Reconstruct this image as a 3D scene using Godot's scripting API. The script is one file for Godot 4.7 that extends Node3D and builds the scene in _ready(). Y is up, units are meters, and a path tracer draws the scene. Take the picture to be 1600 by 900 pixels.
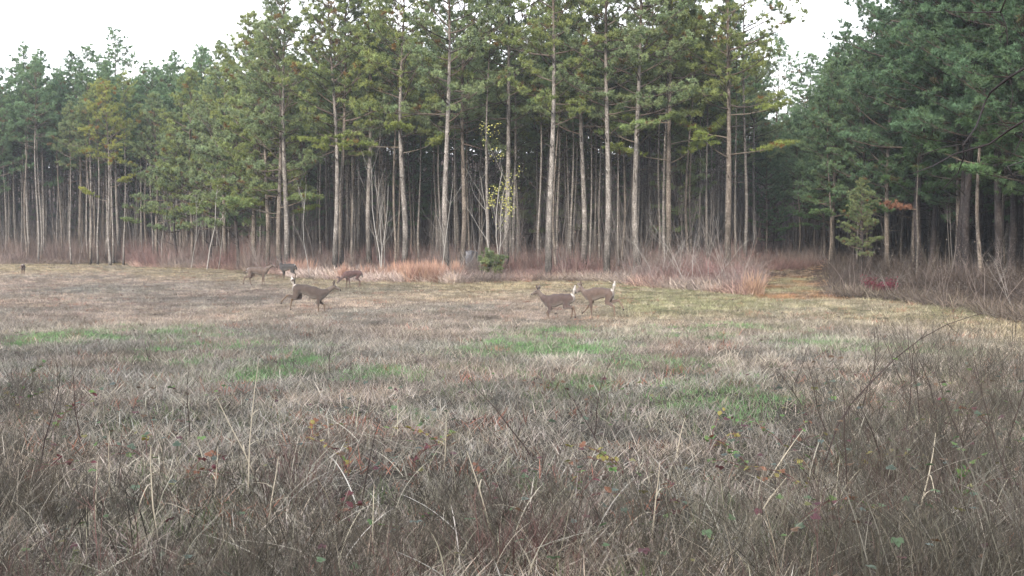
extends Node3D
# A wet December morning: a mown clearing with white-tailed deer, a pine plantation behind it.

const EYE := 2.4          # height of the camera
const FOCAL := 1640.0     # focal length, in pixels of a 1600 pixel wide picture
const HORIZON := 375.0    # image row of the horizon

var rng := RandomNumberGenerator.new()
var lumps := FastNoiseLite.new()
var patches := FastNoiseLite.new()
var fine := FastNoiseLite.new()
var used := {}
var M := {}

# ---------------------------------------------------------------- geometry
class Geo:
	var v := PackedVector3Array()
	var n := PackedVector3Array()
	var c := PackedColorArray()
	var i := PackedInt32Array()
	var flat := false
	func tri(a: Vector3, b: Vector3, d: Vector3, col: Color) -> void:
		var k := v.size()
		v.append(a); v.append(b); v.append(d)
		c.append(col); c.append(col); c.append(col)
		if not flat:
			var nn := (d - a).cross(b - a).normalized()
			n.append(nn); n.append(nn); n.append(nn)
		i.append(k); i.append(k + 1); i.append(k + 2)
	func tube(p: Array, r: Array, sides: int, cols: Array, rough := 0.0, g: RandomNumberGenerator = null) -> void:
		var k := v.size()
		var m := p.size()
		var d: Vector3 = (p[1] - p[0]).normalized()
		var u := d.cross(Vector3.RIGHT if absf(d.x) < 0.8 else Vector3.UP).normalized()
		for s in m:
			if s > 0:
				d = (p[mini(s + 1, m - 1)] - p[s - 1]).normalized()
			u = (u - d * u.dot(d)).normalized()
			var w := d.cross(u)
			var cs: Color = cols[mini(s, cols.size() - 1)]
			for t in sides:
				var a := TAU * t / sides
				var o := u * cos(a) + w * sin(a)
				var rr: float = r[s]
				var cc := cs
				if g:
					rr *= 1.0 + minf(rough, 0.16) * g.randf_range(-0.3, 0.3)
					var j := 1.0 + rough * g.randf_range(-1.0, 1.0)
					cc = Color(cs.r * j, cs.g * j, cs.b * j)
				v.append(p[s] + o * rr); n.append(o); c.append(cc)
		for s in m - 1:
			for t in sides:
				var a := k + s * sides + t
				var b := k + s * sides + (t + 1) % sides
				i.append_array(PackedInt32Array([a, a + sides, b, b, a + sides, b + sides]))
	func blade(p: Vector3, d: Vector3, bend: Vector3, length: float, width: float, side: Vector3, col: Color, segs: int) -> void:
		var k := v.size()
		for s in segs:
			var t := float(s) / segs
			var q := p + d * (length * t) + bend * (t * t * length)
			var w := side * (width * 0.5 * (1.0 - 0.6 * t))
			v.append(q - w); v.append(q + w)
			c.append(col); c.append(col)
			n.append(Vector3.UP); n.append(Vector3.UP)
		v.append(p + d * length + bend * length); c.append(col); n.append(Vector3.UP)
		for s in segs - 1:
			var a := k + s * 2
			i.append_array(PackedInt32Array([a, a + 2, a + 1, a + 1, a + 2, a + 3]))
		var e := k + segs * 2
		i.append_array(PackedInt32Array([e - 2, e, e - 1]))
	func take(o: Geo) -> void:
		var k := v.size()
		v.append_array(o.v); n.append_array(o.n); c.append_array(o.c)
		for q in o.i:
			i.append(q + k)
	func mesh(mat: Material) -> ArrayMesh:
		var a := []
		a.resize(Mesh.ARRAY_MAX)
		a[Mesh.ARRAY_VERTEX] = v
		if not flat and n.size() == v.size():
			a[Mesh.ARRAY_NORMAL] = n
		a[Mesh.ARRAY_COLOR] = c
		a[Mesh.ARRAY_INDEX] = i
		var am := ArrayMesh.new()
		am.add_surface_from_arrays(Mesh.PRIMITIVE_TRIANGLES, a)
		am.surface_set_material(0, mat)
		return am

# ---------------------------------------------------------------- naming
func numbered(called: String) -> String:
	var k: int = used.get(called, 0)
	used[called] = k + 1
	return called if k == 0 else "%s_%03d" % [called, k]

func tag(o: Node3D, label: String, category: String, group := "", kind := "") -> void:
	if label: o.set_meta("label", label)
	if category: o.set_meta("category", category)
	if group: o.set_meta("group", group)
	if kind: o.set_meta("kind", kind)

func thing(called: String, label: String, category: String, at := Vector3.ZERO, turn := 0.0, group := "") -> Node3D:
	var o := Node3D.new()
	o.name = numbered(called)
	add_child(o, true)
	o.position = at
	o.rotation.y = turn
	tag(o, label, category, group)
	return o

func part(called: String, m: Mesh, parent: Node3D, mat: Material = null) -> MeshInstance3D:
	var o := MeshInstance3D.new()
	var k := 0
	var nm := called
	while parent.has_node(nm):
		k += 1
		nm = "%s_%03d" % [called, k]
	o.name = nm
	o.mesh = m
	if mat: o.material_override = mat
	parent.add_child(o, true)
	return o

func scatter(called: String, m: Mesh, where: Array, cols: Array, parent: Node = null) -> MultiMeshInstance3D:
	var mm := MultiMesh.new()
	mm.transform_format = MultiMesh.TRANSFORM_3D
	mm.use_colors = not cols.is_empty()
	mm.mesh = m
	mm.instance_count = where.size()
	for k in where.size():
		mm.set_instance_transform(k, where[k])
		if mm.use_colors: mm.set_instance_color(k, cols[k])
	var o := MultiMeshInstance3D.new()
	o.name = numbered(called)
	o.multimesh = mm
	o.set_meta("kind", "stuff")
	(parent if parent else self).add_child(o, true)
	return o

# ---------------------------------------------------------------- the lie of the land
func curve(t: Array, x: float) -> float:
	if x <= t[0][0]: return t[0][1]
	for k in range(1, t.size()):
		if x < t[k][0]:
			return lerpf(t[k - 1][1], t[k][1], (x - t[k - 1][0]) / (t[k][0] - t[k - 1][0]))
	return t[-1][1]

func far(row: float) -> float:            # distance of flat ground seen at an image row
	return EYE * FOCAL / (row - HORIZON)

# bearing (as image column) -> distance of the front of the brush and of the first trees
var brush_line := []
var tree_line := []

func bearing(x: float, z: float) -> float:
	var d := maxf(-z, 0.5)
	return 800.0 + FOCAL * x / d

func brush_at(px: float) -> float: return curve(brush_line, px)
func trees_at(px: float) -> float: return curve(tree_line, px)

func ground(x: float, z: float) -> float:
	var h := 0.10 * lumps.get_noise_2d(x, z) + 0.03 * fine.get_noise_2d(x * 4.0, z * 4.0)
	if z < -15.0:
		var px := bearing(x, z)
		var s := -z - brush_at(px) - 4.0
		h += clampf(s, 0.0, 60.0) * 0.026 + clampf(s - 42.0, 0.0, 150.0) * 0.15
	return h

func spot(px: float, d: float) -> Vector3:
	var x := (px - 800.0) / FOCAL * d
	return Vector3(x, ground(x, -d), -d)

var greens := []
func green_at(x: float, z: float) -> float:
	var g := 0.0
	for e in greens:
		var dx: float = (x - e[0]) / e[2]
		var dz: float = (z - e[1]) / e[3]
		g = maxf(g, e[4] * clampf(1.35 - sqrt(dx * dx + dz * dz), 0.0, 1.0))
	return clampf(g * (0.75 + 1.2 * patches.get_noise_2d(x * 3.0, z * 3.0) + 1.7 * patches.get_noise_2d(x * 11.0, z * 11.0)), 0.0, 1.0)

func field_colour(x: float, z: float) -> Color:
	var d := -z
	var px := bearing(x, z)
	var grey := Color(0.270, 0.248, 0.208)
	var pink := Color(0.370, 0.295, 0.235)
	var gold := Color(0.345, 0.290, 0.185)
	var col := grey
	var a := patches.get_noise_2d(x * 0.9, z * 0.9)
	col = col.lerp(pink, clampf(smoothstep(24.0, 34.0, d) * (0.6 + a), 0.0, 1.0))
	col = col.lerp(Color(0.40, 0.30, 0.24), clampf(patches.get_noise_2d(x * 2.2 + 50, z * 2.2) * 0.9, 0.0, 0.5))
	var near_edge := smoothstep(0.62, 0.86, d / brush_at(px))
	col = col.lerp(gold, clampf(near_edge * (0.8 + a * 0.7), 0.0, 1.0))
	if px > 850.0:
		var y := smoothstep(850.0, 1050.0, px) * smoothstep(27.0, 38.0, d) * (1.0 - smoothstep(55.0, 75.0, d))
		col = col.lerp(Color(0.265, 0.268, 0.150), clampf(y * (0.7 + a), 0.0, 0.85))
	# the turning into the wood at the right
	if px > 1180.0 and px < 1340.0 and d > 43.0:
		col = col.lerp(Color(0.36, 0.19, 0.10), clampf(0.5 + patches.get_noise_2d(x * 2.0, z * 1.0) * 1.5, 0.0, 0.8))
	col = shade(col, 1.0 + 0.55 * patches.get_noise_2d(x * 4.0 + 200.0, z * 4.0) + 0.3 * patches.get_noise_2d(x * 13.0, z * 13.0))
	var g := green_at(x, z)
	col = col.lerp(Color(0.115, 0.180, 0.080), g * 0.4)
	return col

# ---------------------------------------------------------------- materials
func noise_tex(freq: float, lo: Color, hi: Color, kind := FastNoiseLite.TYPE_SIMPLEX_SMOOTH, size := 512) -> NoiseTexture2D:
	var f := FastNoiseLite.new()
	f.noise_type = kind
	f.frequency = freq
	f.fractal_octaves = 5
	f.seed = 7
	var t := NoiseTexture2D.new()
	t.width = size; t.height = size
	t.seamless = true
	t.noise = f
	var g := Gradient.new()
	g.set_color(0, lo); g.set_color(1, hi)
	t.color_ramp = g
	return t

func vmat(rough := 0.85, back := 0.0, spec := 0.3) -> StandardMaterial3D:
	var m := StandardMaterial3D.new()
	m.vertex_color_use_as_albedo = true
	m.roughness = rough
	m.metallic_specular = spec
	m.cull_mode = BaseMaterial3D.CULL_DISABLED
	if back > 0.0:
		m.backlight_enabled = true
		m.backlight = Color(back, back, back).linear_to_srgb()
	return m

func make_materials() -> void:
	var bark := vmat(0.95, 0.0, 0.2)
	bark.albedo_texture = noise_tex(0.03, Color(0.34, 0.32, 0.31), Color(1, 1, 1), FastNoiseLite.TYPE_CELLULAR)
	bark.uv1_triplanar = true
	bark.uv1_scale = Vector3(1.1, 0.45, 1.1)
	bark.heightmap_enabled = true
	bark.heightmap_scale = 1.5
	bark.heightmap_texture = noise_tex(0.03, Color.BLACK, Color.WHITE, FastNoiseLite.TYPE_CELLULAR)
	M.bark = bark
	M.wood = vmat(0.9, 0.0, 0.2)
	M.straw = vmat(0.8, 0.5, 0.25)
	M.leaf = vmat(0.6, 0.6, 0.4)
	for k in 6:
		var m := vmat(0.6, 0.50, 0.35)
		m.albedo_color = [Color(1, 1, 1), Color(1.03, 1.0, 0.86), Color(0.86, 0.94, 0.95), Color(0.95, 0.93, 0.90), Color(0.72, 0.82, 0.84), Color(1.1, 1.02, 0.78)][k]
		M["needles%d" % k] = m
	var soil := vmat(1.0, 0.0, 0.15)
	soil.albedo_texture = noise_tex(0.02, Color(0.45, 0.44, 0.43), Color(1, 1, 1))
	soil.uv1_triplanar = true
	soil.uv1_world_triplanar = true
	soil.uv1_scale = Vector3(0.7, 0.7, 0.7)
	M.soil = soil
	var fur := vmat(0.9, 0.0, 0.2)
	fur.albedo_texture = noise_tex(0.03, Color(0.75, 0.73, 0.72), Color(1, 1, 1))
	fur.uv1_triplanar = true
	fur.uv1_scale = Vector3(3, 6, 6)
	fur.rim_enabled = true
	fur.rim = 0.25
	M.fur = fur
	var eye := StandardMaterial3D.new()
	eye.albedo_color = Color(0.05, 0.04, 0.04)
	eye.roughness = 0.15
	M.eye = eye
	var stone := vmat(0.95, 0.0, 0.2)
	stone.albedo_texture = noise_tex(0.02, Color(0.55, 0.55, 0.58), Color(1, 1, 1))
	stone.uv1_triplanar = true
	M.stone = stone

# ---------------------------------------------------------------- pines
func shade(col: Color, k: float) -> Color: return Color(col.r * k, col.g * k, col.b * k)

func tuft(g: Geo, p: Vector3, axis: Vector3, size: float, col: Color, count: int) -> void:
	var u := axis.cross(Vector3(0.31, 0.2, 0.93)).normalized()
	var w := axis.cross(u)
	for k in count:
		var a := rng.randf() * TAU
		var th := rng.randf_range(0.2, 1.75)
		var d := axis * cos(th) + (u * cos(a) + w * sin(a)) * sin(th)
		var s := d.cross(Vector3(rng.randf_range(-1, 1), rng.randf_range(-1, 1), rng.randf_range(-1, 1))).normalized() * (size * 0.088)
		var q := p - axis * (rng.randf() * size * 0.6)
		var f := rng.randf_range(0.8, 1.2)
		g.tri(q - s, q + s, q + d * size * rng.randf_range(0.7, 1.1), Color(col.r * f, col.g * f, col.b * f))

func bough(wood: Geo, leaf: Geo, from: Vector3, az: float, elev: float, length: float, r0: float, tone: Color, dens: float, col_w: Color, bare := 0.35, flatness := 0.5) -> void:
	var d := Vector3(cos(az) * cos(elev), sin(elev), sin(az) * cos(elev))
	var p := [from]
	var r := [r0]
	var segs := 6
	var q := from
	for s in segs:
		d = (d + Vector3(rng.randf_range(-0.16, 0.16), rng.randf_range(-0.06, 0.17), rng.randf_range(-0.16, 0.16))).normalized()
		q = q + d * (length / segs)
		p.append(q)
		r.append(r0 * (1.0 - 0.85 * float(s + 1) / segs))
	wood.tube(p, r, 4, [col_w])
	var m := int(ceil(length * 2.6 * dens)) + 1
	for k in m:
		var f := lerpf(bare, 1.0, (k + rng.randf()) / m) if k < m - 1 else 1.0
		var a := int(minf(f * segs, segs - 0.01))
		var at: Vector3 = p[a].lerp(p[a + 1], f * segs - a)
		var along: Vector3 = (p[a + 1] - p[a]).normalized()
		var sgn := 1.0 if k % 2 == 0 else -1.0
		var side := along.cross(Vector3.UP).normalized() * sgn
		var tw := (along * 0.75 + side * rng.randf_range(0.3, 1.0) + Vector3.UP * rng.randf_range(-0.1, 0.6) * (1.3 - flatness)).normalized()
		var tl := clampf(length * 0.30 * (1.35 - f) + 0.25, 0.25, 1.1) * rng.randf_range(0.6, 1.3)
		var e := at + tw * tl + Vector3.UP * 0.10
		wood.tube([at, e], [0.013, 0.006], 3, [col_w])
		var tone2 := shade(tone, rng.randf_range(0.7, 1.25)).lerp(Color(0.245, 0.280, 0.120), clampf(rng.randf_range(-0.3, 0.6), 0.0, 1.0))
		if rng.randf() < 0.03: tone2 = Color(0.17, 0.11, 0.05)
		var puff := rng.randf_range(0.16, 0.30)
		for t in rng.randi_range(5, 8):
			var o := Vector3(rng.randf_range(-1, 1), rng.randf_range(-0.5, 0.7), rng.randf_range(-1, 1)) * puff
			if flatness > 0.9: o *= Vector3(1.6, 0.5, 1.6)
			var cc := tone2
			tuft(leaf, e + o, (o.normalized() + Vector3(0, 0.5, 0) + tw * 0.4).normalized(), rng.randf_range(0.17, 0.25), shade(cc, rng.randf_range(0.85, 1.2)), 21)

# a pine of height h with its first live boughs at base; returns {trunk, limbs (array), crown, skeleton}
func make_pine(sd: int, h: float, base: float, reach: float, count: int, r0: float, lean: float, bark: Color, char_h: float, low := [], dens := 1.0) -> Dictionary:
	rng.seed = sd
	var trunk := Geo.new()
	var crown := Geo.new()
	crown.flat = true
	var limbs := []
	var p := []
	var r := []
	var cols := []
	var n := int(h / 0.4)
	var la := rng.randf() * TAU
	var w1 := rng.randf() * TAU
	var sway := rng.randf_range(0.05, 0.22)
	for k in n + 1:
		var t := float(k) / n
		var y := t * h
		var off := Vector3(cos(la), 0, sin(la)) * (lean * y) + Vector3(sin(t * 7.0 + w1), 0, cos(t * 5.3 + w1)) * sway * smoothstep(0.0, 0.2, t)
		p.append(off + Vector3(0, y - 0.25, 0))
		r.append((r0 * (1.0 + 0.5 * exp(-y * 2.2)) * (1.0 - t * 0.94)) * rng.randf_range(0.97, 1.03))
		var cb := bark.lerp(Color(0.20, 0.145, 0.105), smoothstep(0.45, 0.85, t))
		cb = shade(cb, rng.randf_range(0.82, 1.12))
		var burnt := clampf(1.2 - y / maxf(char_h, 0.01) + rng.randf_range(-0.15, 0.15), 0.0, 1.0) if char_h > 0.0 else 0.0
		cols.append(cb.lerp(Color(0.035, 0.033, 0.033), burnt * 0.85))
	trunk.tube(p, r, 9, cols, 0.34, rng)
	var on := func(y: float) -> Vector3:
		var f := clampf((y + 0.25) / h * n, 0.0, n - 0.01)
		return p[int(f)].lerp(p[int(f) + 1], f - int(f))
	var rad := func(y: float) -> float: return r[int(clampf(y / h * n, 0, n))]
	# broken stubs and dead limbs below the crown
	for k in int(base * 3.2):
		var y := rng.randf_range(1.6, base + 2.0) if k % 2 == 0 else rng.randf_range(base * 0.55, base + 3.0)
		var a := rng.randf() * TAU
		var len := rng.randf_range(0.08, 0.3) if k % 2 == 0 and rng.randf() < 0.8 else rng.randf_range(0.7, 2.8) * clampf(y / base, 0.2, 1.0)
		var d := Vector3(cos(a), rng.randf_range(-0.1, 0.8), sin(a)).normalized()
		var o: Vector3 = on.call(y)
		var rr: float = rad.call(y)
		var e := o + d * (len + rr)
		var cw := shade(Color(0.11, 0.095, 0.085), rng.randf_range(0.7, 1.7))
		trunk.tube([o + d * rr * 0.5, o.lerp(e, 0.6) + Vector3(0, 0.05 * len, 0), e + Vector3(rng.randf_range(-.1, .1), 0.12, rng.randf_range(-.1, .1)) * len], [0.028, 0.018, 0.007], 4, [cw])
	var az := rng.randf() * TAU
	for k in count:
		var t := (k + rng.randf()) / count
		var y := lerpf(base, h * 0.985, pow(t, 0.88))
		az += 2.4 + rng.randf_range(-0.5, 0.5)
		var shape := (0.62 + 0.38 * sin(PI * clampf(t * 0.9 + 0.12, 0, 1))) * (1.0 - pow(t, 2.4)) + 0.13
		var len := reach * shape * rng.randf_range(0.65, 1.2)
		var g := Geo.new()
		var o: Vector3 = on.call(y)
		var tone := Color(0.125, 0.172, 0.085).lerp(Color(0.180, 0.235, 0.125), rng.randf())
		bough(g, crown, o, az + (rng.randf() - 0.5), lerpf(0.05, 0.95, t) + rng.randf_range(-0.3, 0.25), len, 0.016 + 0.011 * len, tone, dens * lerpf(1.1, 0.75, t), shade(Color(0.095, 0.076, 0.064), rng.randf_range(0.7, 1.4)), 0.22 if t < 0.7 else 0.08)
		limbs.append(g)
	for b in low:            # single low boughs: [height, azimuth, length]
		var g := Geo.new()
		bough(g, crown, on.call(b[0]), b[1], 0.08, b[2], 0.05, Color(0.165, 0.225, 0.085), 1.6, Color(0.13, 0.11, 0.09), 0.4, 1.0)
		limbs.append(g)
	var all := Geo.new()
	all.take(trunk)
	for g in limbs: all.take(g)
	var out := {"trunk": trunk.mesh(M.bark), "skeleton": all.mesh(M.bark), "crown": crown.mesh(M.needles0), "limbs": [], "twigs": null}
	limbs.sort_custom(func(a, b): return a.v[0].y < b.v[0].y)
	var rest := Geo.new()
	for k in limbs.size():
		if k < 12: out.limbs.append(limbs[k].mesh(M.wood))
		else: rest.take(limbs[k])
	out.twigs = rest.mesh(M.wood)
	return out

func plant_pine(proto: Dictionary, at: Vector3, turn: float, size: float, tint: int, full: bool, label: String, group: String, lean := Vector2.ZERO) -> Node3D:
	var o := thing("pine_tree", label, "pine tree", at, turn, group)
	o.scale = Vector3(size, size, size)
	if lean != Vector2.ZERO:
		o.basis = Basis(Vector3(0, 0, 1), lean.x) * Basis(Vector3(1, 0, 0), lean.y) * o.basis
	if full:
		part("trunk", proto.trunk, o)
		for l in proto.limbs: part("limb", l, o)
		part("upper_branches", proto.twigs, o).set_meta("kind", "stuff")
	else:
		part("trunk", proto.skeleton, o)
	part("crown", proto.crown, o, M["needles%d" % tint])
	return o

# ---------------------------------------------------------------- leafless saplings
func twig(g: Geo, p: Vector3, d: Vector3, length: float, r: float, depth: int, col: Color, up: float, tips: Array) -> void:
	var pts := [p]
	var rad := [r]
	var q := p
	var segs := 5 if depth > 1 else 3
	for s in segs:
		d = (d + Vector3(rng.randf_range(-0.2, 0.2), rng.randf_range(-0.1, 0.1) + up * 0.12, rng.randf_range(-0.2, 0.2))).normalized()
		q += d * (length / segs)
		pts.append(q)
		rad.append(r * (1.0 - 0.75 * (s + 1.0) / segs))
	g.tube(pts, rad, 5 if depth > 1 else 3, [shade(col, rng.randf_range(0.8, 1.15))])
	tips.append(q)
	if depth <= 0: return
	for k in rng.randi_range(3, 6):
		var f := rng.randf_range(0.3, 0.97) * segs
		var a := int(minf(f, segs - 1))
		var at: Vector3 = pts[a].lerp(pts[a + 1], f - a)
		var s := Vector3(rng.randf_range(-1, 1), rng.randf_range(0.0, 0.9), rng.randf_range(-1, 1)).normalized()
		twig(g, at, (d * 0.6 + s * 0.8).normalized(), length * rng.randf_range(0.25, 0.5), rad[a] * 0.5, depth - 1, col, up, tips)

func make_sapling(sd: int, h: float, stems: int, r: float, col: Color, spread: float, up: float) -> Array:
	rng.seed = sd
	var out := []
	for k in stems:
		var g := Geo.new()
		var tips := []
		var a := rng.randf() * TAU
		var d := Vector3(cos(a) * spread, 1.0, sin(a) * spread).normalized()
		twig(g, Vector3(cos(a), -0.4, sin(a)) * 0.12 * (stems - 1) * 0.3 + Vector3(0, -0.1, 0), d, h * rng.randf_range(0.75, 1.1), r * rng.randf_range(0.7, 1.1), 3, col, up, tips)
		out.append([g.mesh(M.wood), tips])
	return out

# ---------------------------------------------------------------- deer
# A body is one surface-net mesh of a field of tapered capsules. Local axes: +x forward, y up, z to the animal's right.
func deer_body(bones: Array, cell: float, paint: Callable) -> ArrayMesh:
	var lo := Vector3(9, 9, 9)
	var hi := -lo
	for b in bones:
		for e in [[b[0], b[2]], [b[1], b[3]]]:
			var q: Vector3 = Vector3.ONE * (e[1] + 0.06)
			lo = lo.min(e[0] - q)
			hi = hi.max(e[0] + q)
	var n := Vector3i(((hi - lo) / cell).ceil()) + Vector3i(2, 2, 2)
	var f := PackedFloat32Array()
	f.resize(n.x * n.y * n.z)
	f.fill(1.0)
	for b in bones:
		var a: Vector3 = b[0]
		var ba: Vector3 = b[1] - a
		var ra: float = b[2]
		var rb: float = b[3]
		var zs: float = b[4]       # >1 makes the bone narrower across
		var kk: float = b[5]       # blend
		var pad := Vector3.ONE * (maxf(ra, rb) + 0.06)
		var mn := Vector3i(((a.min(b[1]) - pad - lo) / cell).floor()).clamp(Vector3i.ZERO, n - Vector3i.ONE)
		var mx := Vector3i(((a.max(b[1]) + pad - lo) / cell).ceil()).clamp(Vector3i.ZERO, n - Vector3i.ONE)
		var l2 := maxf(ba.length_squared(), 1e-6)
		for z in range(mn.z, mx.z + 1):
			for y in range(mn.y, mx.y + 1):
				for x in range(mn.x, mx.x + 1):
					var p := lo + Vector3(x, y, z) * cell - a
					var h := clampf(p.dot(ba) / l2, 0.0, 1.0)
					var q := p - ba * h
					q.z *= zs
					var d := q.length() - lerpf(ra, rb, h)
					var at := (z * n.y + y) * n.x + x
					var o := f[at]
					var m := maxf(kk - absf(o - d), 0.0) / kk
					f[at] = minf(o, d) - m * m * kk * 0.25
	var g := Geo.new()
	var id := PackedInt32Array()
	id.resize(f.size())
	id.fill(-1)
	var cx := [0, 1, n.x, n.x + 1]
	var slab := n.x * n.y
	for z in n.z - 1:
		for y in n.y - 1:
			for x in n.x - 1:
				var at := (z * n.y + y) * n.x + x
				var s := 0
				var v8 := [f[at], f[at + 1], f[at + n.x], f[at + n.x + 1], f[at + slab], f[at + slab + 1], f[at + slab + n.x], f[at + slab + n.x + 1]]
				for k in 8:
					if v8[k] < 0.0: s += 1
				if s == 0 or s == 8: continue
				var sum := Vector3.ZERO
				var c := 0
				for k in 8:
					for bit in [1, 2, 4]:
						if k & bit: continue
						var o: float = v8[k]
						var e: float = v8[k | bit]
						if (o < 0.0) == (e < 0.0): continue
						var t := o / (o - e)
						var base := Vector3(k & 1, (k >> 1) & 1, k >> 2)
						if bit == 1: base.x = t
						elif bit == 2: base.y = t
						else: base.z = t
						sum += base
						c += 1
				var p := lo + (Vector3(x, y, z) + sum / c) * cell
				var nn := Vector3(v8[1] + v8[3] + v8[5] + v8[7] - v8[0] - v8[2] - v8[4] - v8[6], v8[2] + v8[3] + v8[6] + v8[7] - v8[0] - v8[1] - v8[4] - v8[5], v8[4] + v8[5] + v8[6] + v8[7] - v8[0] - v8[1] - v8[2] - v8[3]).normalized()
				id[at] = g.v.size()
				g.v.append(p); g.n.append(nn); g.c.append(paint.call(p, nn))
	for z in range(1, n.z - 1):
		for y in range(1, n.y - 1):
			for x in range(1, n.x - 1):
				var at := (z * n.y + y) * n.x + x
				var a := f[at] < 0.0
				for ax in 3:
					var step: int = [1, n.x, slab][ax]
					if a == (f[at + step] < 0.0): continue
					var s1: int = [n.x, slab, 1][ax]
					var s2: int = [slab, 1, n.x][ax]
					var q0 := id[at - s1 - s2]
					var q1 := id[at - s2]
					var q2 := id[at]
					var q3 := id[at - s1]
					if mini(mini(q0, q1), mini(q2, q3)) < 0: continue
					if a: g.i.append_array(PackedInt32Array([q0, q2, q1, q0, q3, q2]))
					else: g.i.append_array(PackedInt32Array([q0, q1, q2, q0, q2, q3]))
	return g.mesh(M.fur)

func V(x: float, y: float, z := 0.0) -> Vector3: return Vector3(x, y, z)

# pose: spine four points, neck two points, head, muzzle, tail [root, tip] or null, fore two and hind two legs of five points each
func make_deer(pose: Dictionary, coat: Color, at: Vector3, turn: float, size: float, label: String, cell := 0.0135) -> void:
	var o := thing("deer", label, "deer", at, turn, "deer in the clearing")
	o.scale = Vector3(size, size, size)
	var s: Array = pose.spine
	var nk: Array = pose.neck
	var hd: Vector3 = pose.head
	var mz: Vector3 = pose.muzzle
	var bones := []
	bones.append([s[0], s[1], 0.165, 0.150, 1.25, 0.06])
	bones.append([s[1], s[2], 0.150, 0.185, 1.30, 0.06])
	bones.append([s[2], s[3], 0.185, 0.155, 1.30, 0.06])
	bones.append([s[2] + V(0.02, -0.05), s[3] + V(0.0, -0.06), 0.165, 0.125, 1.3, 0.06])
	bones.append([s[1] + V(0.0, -0.045), s[2] + V(0.02, -0.06), 0.135, 0.160, 1.25, 0.06])
	bones.append([s[3] + V(0, 0.03), nk[0], 0.135, 0.105, 1.25, 0.08])
	bones.append([nk[0], nk[1], 0.105, 0.066, 1.15, 0.06])
	bones.append([nk[1], hd, 0.066, 0.074, 1.1, 0.03])
	bones.append([hd, hd.lerp(mz, 0.5), 0.074, 0.050, 1.1, 0.03])
	bones.append([hd.lerp(mz, 0.5), mz, 0.050, 0.032, 1.0, 0.02])
	var fwd := (mz - hd).normalized()
	var upv: Vector3 = pose.get("crest", Vector3.UP)
	upv = (upv - fwd * upv.dot(fwd)).normalized()
	var side := fwd.cross(upv).normalized()
	for q in [-1.0, 1.0]:
		var er: Vector3 = hd - fwd * 0.035 + upv * 0.05 + side * q * 0.045
		var tip: Vector3 = er + upv * 0.15 + side * q * 0.105 - fwd * 0.05
		bones.append([er, er.lerp(tip, 0.55), 0.022, 0.043, 1.0, 0.012])
		bones.append([er.lerp(tip, 0.55), tip, 0.043, 0.012, 1.0, 0.012])
	var legs := []
	for k in 2:
		var z := 0.085 if k == 0 else -0.085
		var l: Array = pose.hind[k].map(func(p): return V(p.x, p.y, z))
		bones.append([l[0], l[1], 0.125, 0.080, 1.5, 0.05])
		bones.append([l[1], l[2], 0.075, 0.034, 1.3, 0.03])
		bones.append([l[2], l[3], 0.031, 0.021, 1.0, 0.02])
		bones.append([l[3], l[4], 0.023, 0.024, 1.0, 0.015])
		legs.append(l)
	for k in 2:
		var z := 0.085 if k == 0 else -0.085
		var l: Array = pose.fore[k].map(func(p): return V(p.x, p.y, z))
		bones.append([l[0], l[1], 0.105, 0.060, 1.5, 0.05])
		bones.append([l[1], l[2], 0.052, 0.030, 1.1, 0.03])
		bones.append([l[2], l[3], 0.027, 0.020, 1.0, 0.02])
		bones.append([l[3], l[4], 0.022, 0.023, 1.0, 0.015])
		legs.append(l)
	var tail: Array = pose.tail
	bones.append([tail[0], tail[0].lerp(tail[1], 0.6), 0.030, 0.050 * pose.get("bush", 1.0), 0.8, 0.02])
	bones.append([tail[0].lerp(tail[1], 0.6), tail[1], 0.050 * pose.get("bush", 1.0), 0.030, 0.8, 0.02])
	var ta: Vector3 = tail[0]
	var tb: Vector3 = tail[1] - ta
	var raised := tb.y > 0.0
	var dark := shade(coat, 0.62)
	var white := Color(0.50, 0.47, 0.44)
	var pale := coat.lerp(white, 0.45)
	var paint := func(p: Vector3, nn: Vector3) -> Color:
		var h := clampf((p - ta).dot(tb) / tb.length_squared(), 0.0, 1.15)
		if h > 0.02 and (p - ta - tb * h).length() < 0.085 and (raised or p.x < ta.x + 0.02):
			if raised: return white if nn.x < 0.45 else Color(0.07, 0.055, 0.05)
			return dark if nn.x < 0.1 else white
		if (p - mz).length() < 0.034: return Color(0.02, 0.018, 0.018)
		if (p - mz).length() < 0.06 and (p - mz).dot(upv) < 0.0: return white.lerp(coat, 0.45)
		var toh := p - hd
		if toh.length() < 0.16 and toh.dot(upv) > 0.075:
			return Color(0.09, 0.075, 0.068) if nn.dot(fwd) < 0.3 else pale
		if toh.length() < 0.22 and p.distance_to(nk[1]) > 0.05: return coat.lerp(Color(0.20, 0.165, 0.145), 0.6)
		for l in legs:
			if p.distance_to(l[4]) < 0.035: return Color(0.03, 0.027, 0.025)
			var hh := clampf((p - l[2]).dot(l[3] - l[2]) / l[2].distance_squared_to(l[3]), 0.0, 1.0)
			if p.distance_to(l[2].lerp(l[3], hh)) < 0.05: return coat.lerp(Color(0.25, 0.18, 0.13), 0.5)
		if nn.y < -0.55 and p.x > s[0].x - 0.05 and p.x < s[3].x: return white.lerp(coat, 0.6)
		if p.x < ta.x + 0.05 and nn.x < -0.35 and absf(p.z) < 0.09: return pale
		var mottle := 1.0 + 0.30 * fine.get_noise_3d(p.x * 30.0, p.y * 30.0, p.z * 60.0) + 0.22 * lumps.get_noise_3d(p.x * 60.0, p.y * 60.0, p.z * 60.0)
		var throat := clampf(1.0 - p.distance_to(nk[1] - upv * 0.06 + fwd * 0.04) / 0.10, 0.0, 1.0)
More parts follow.
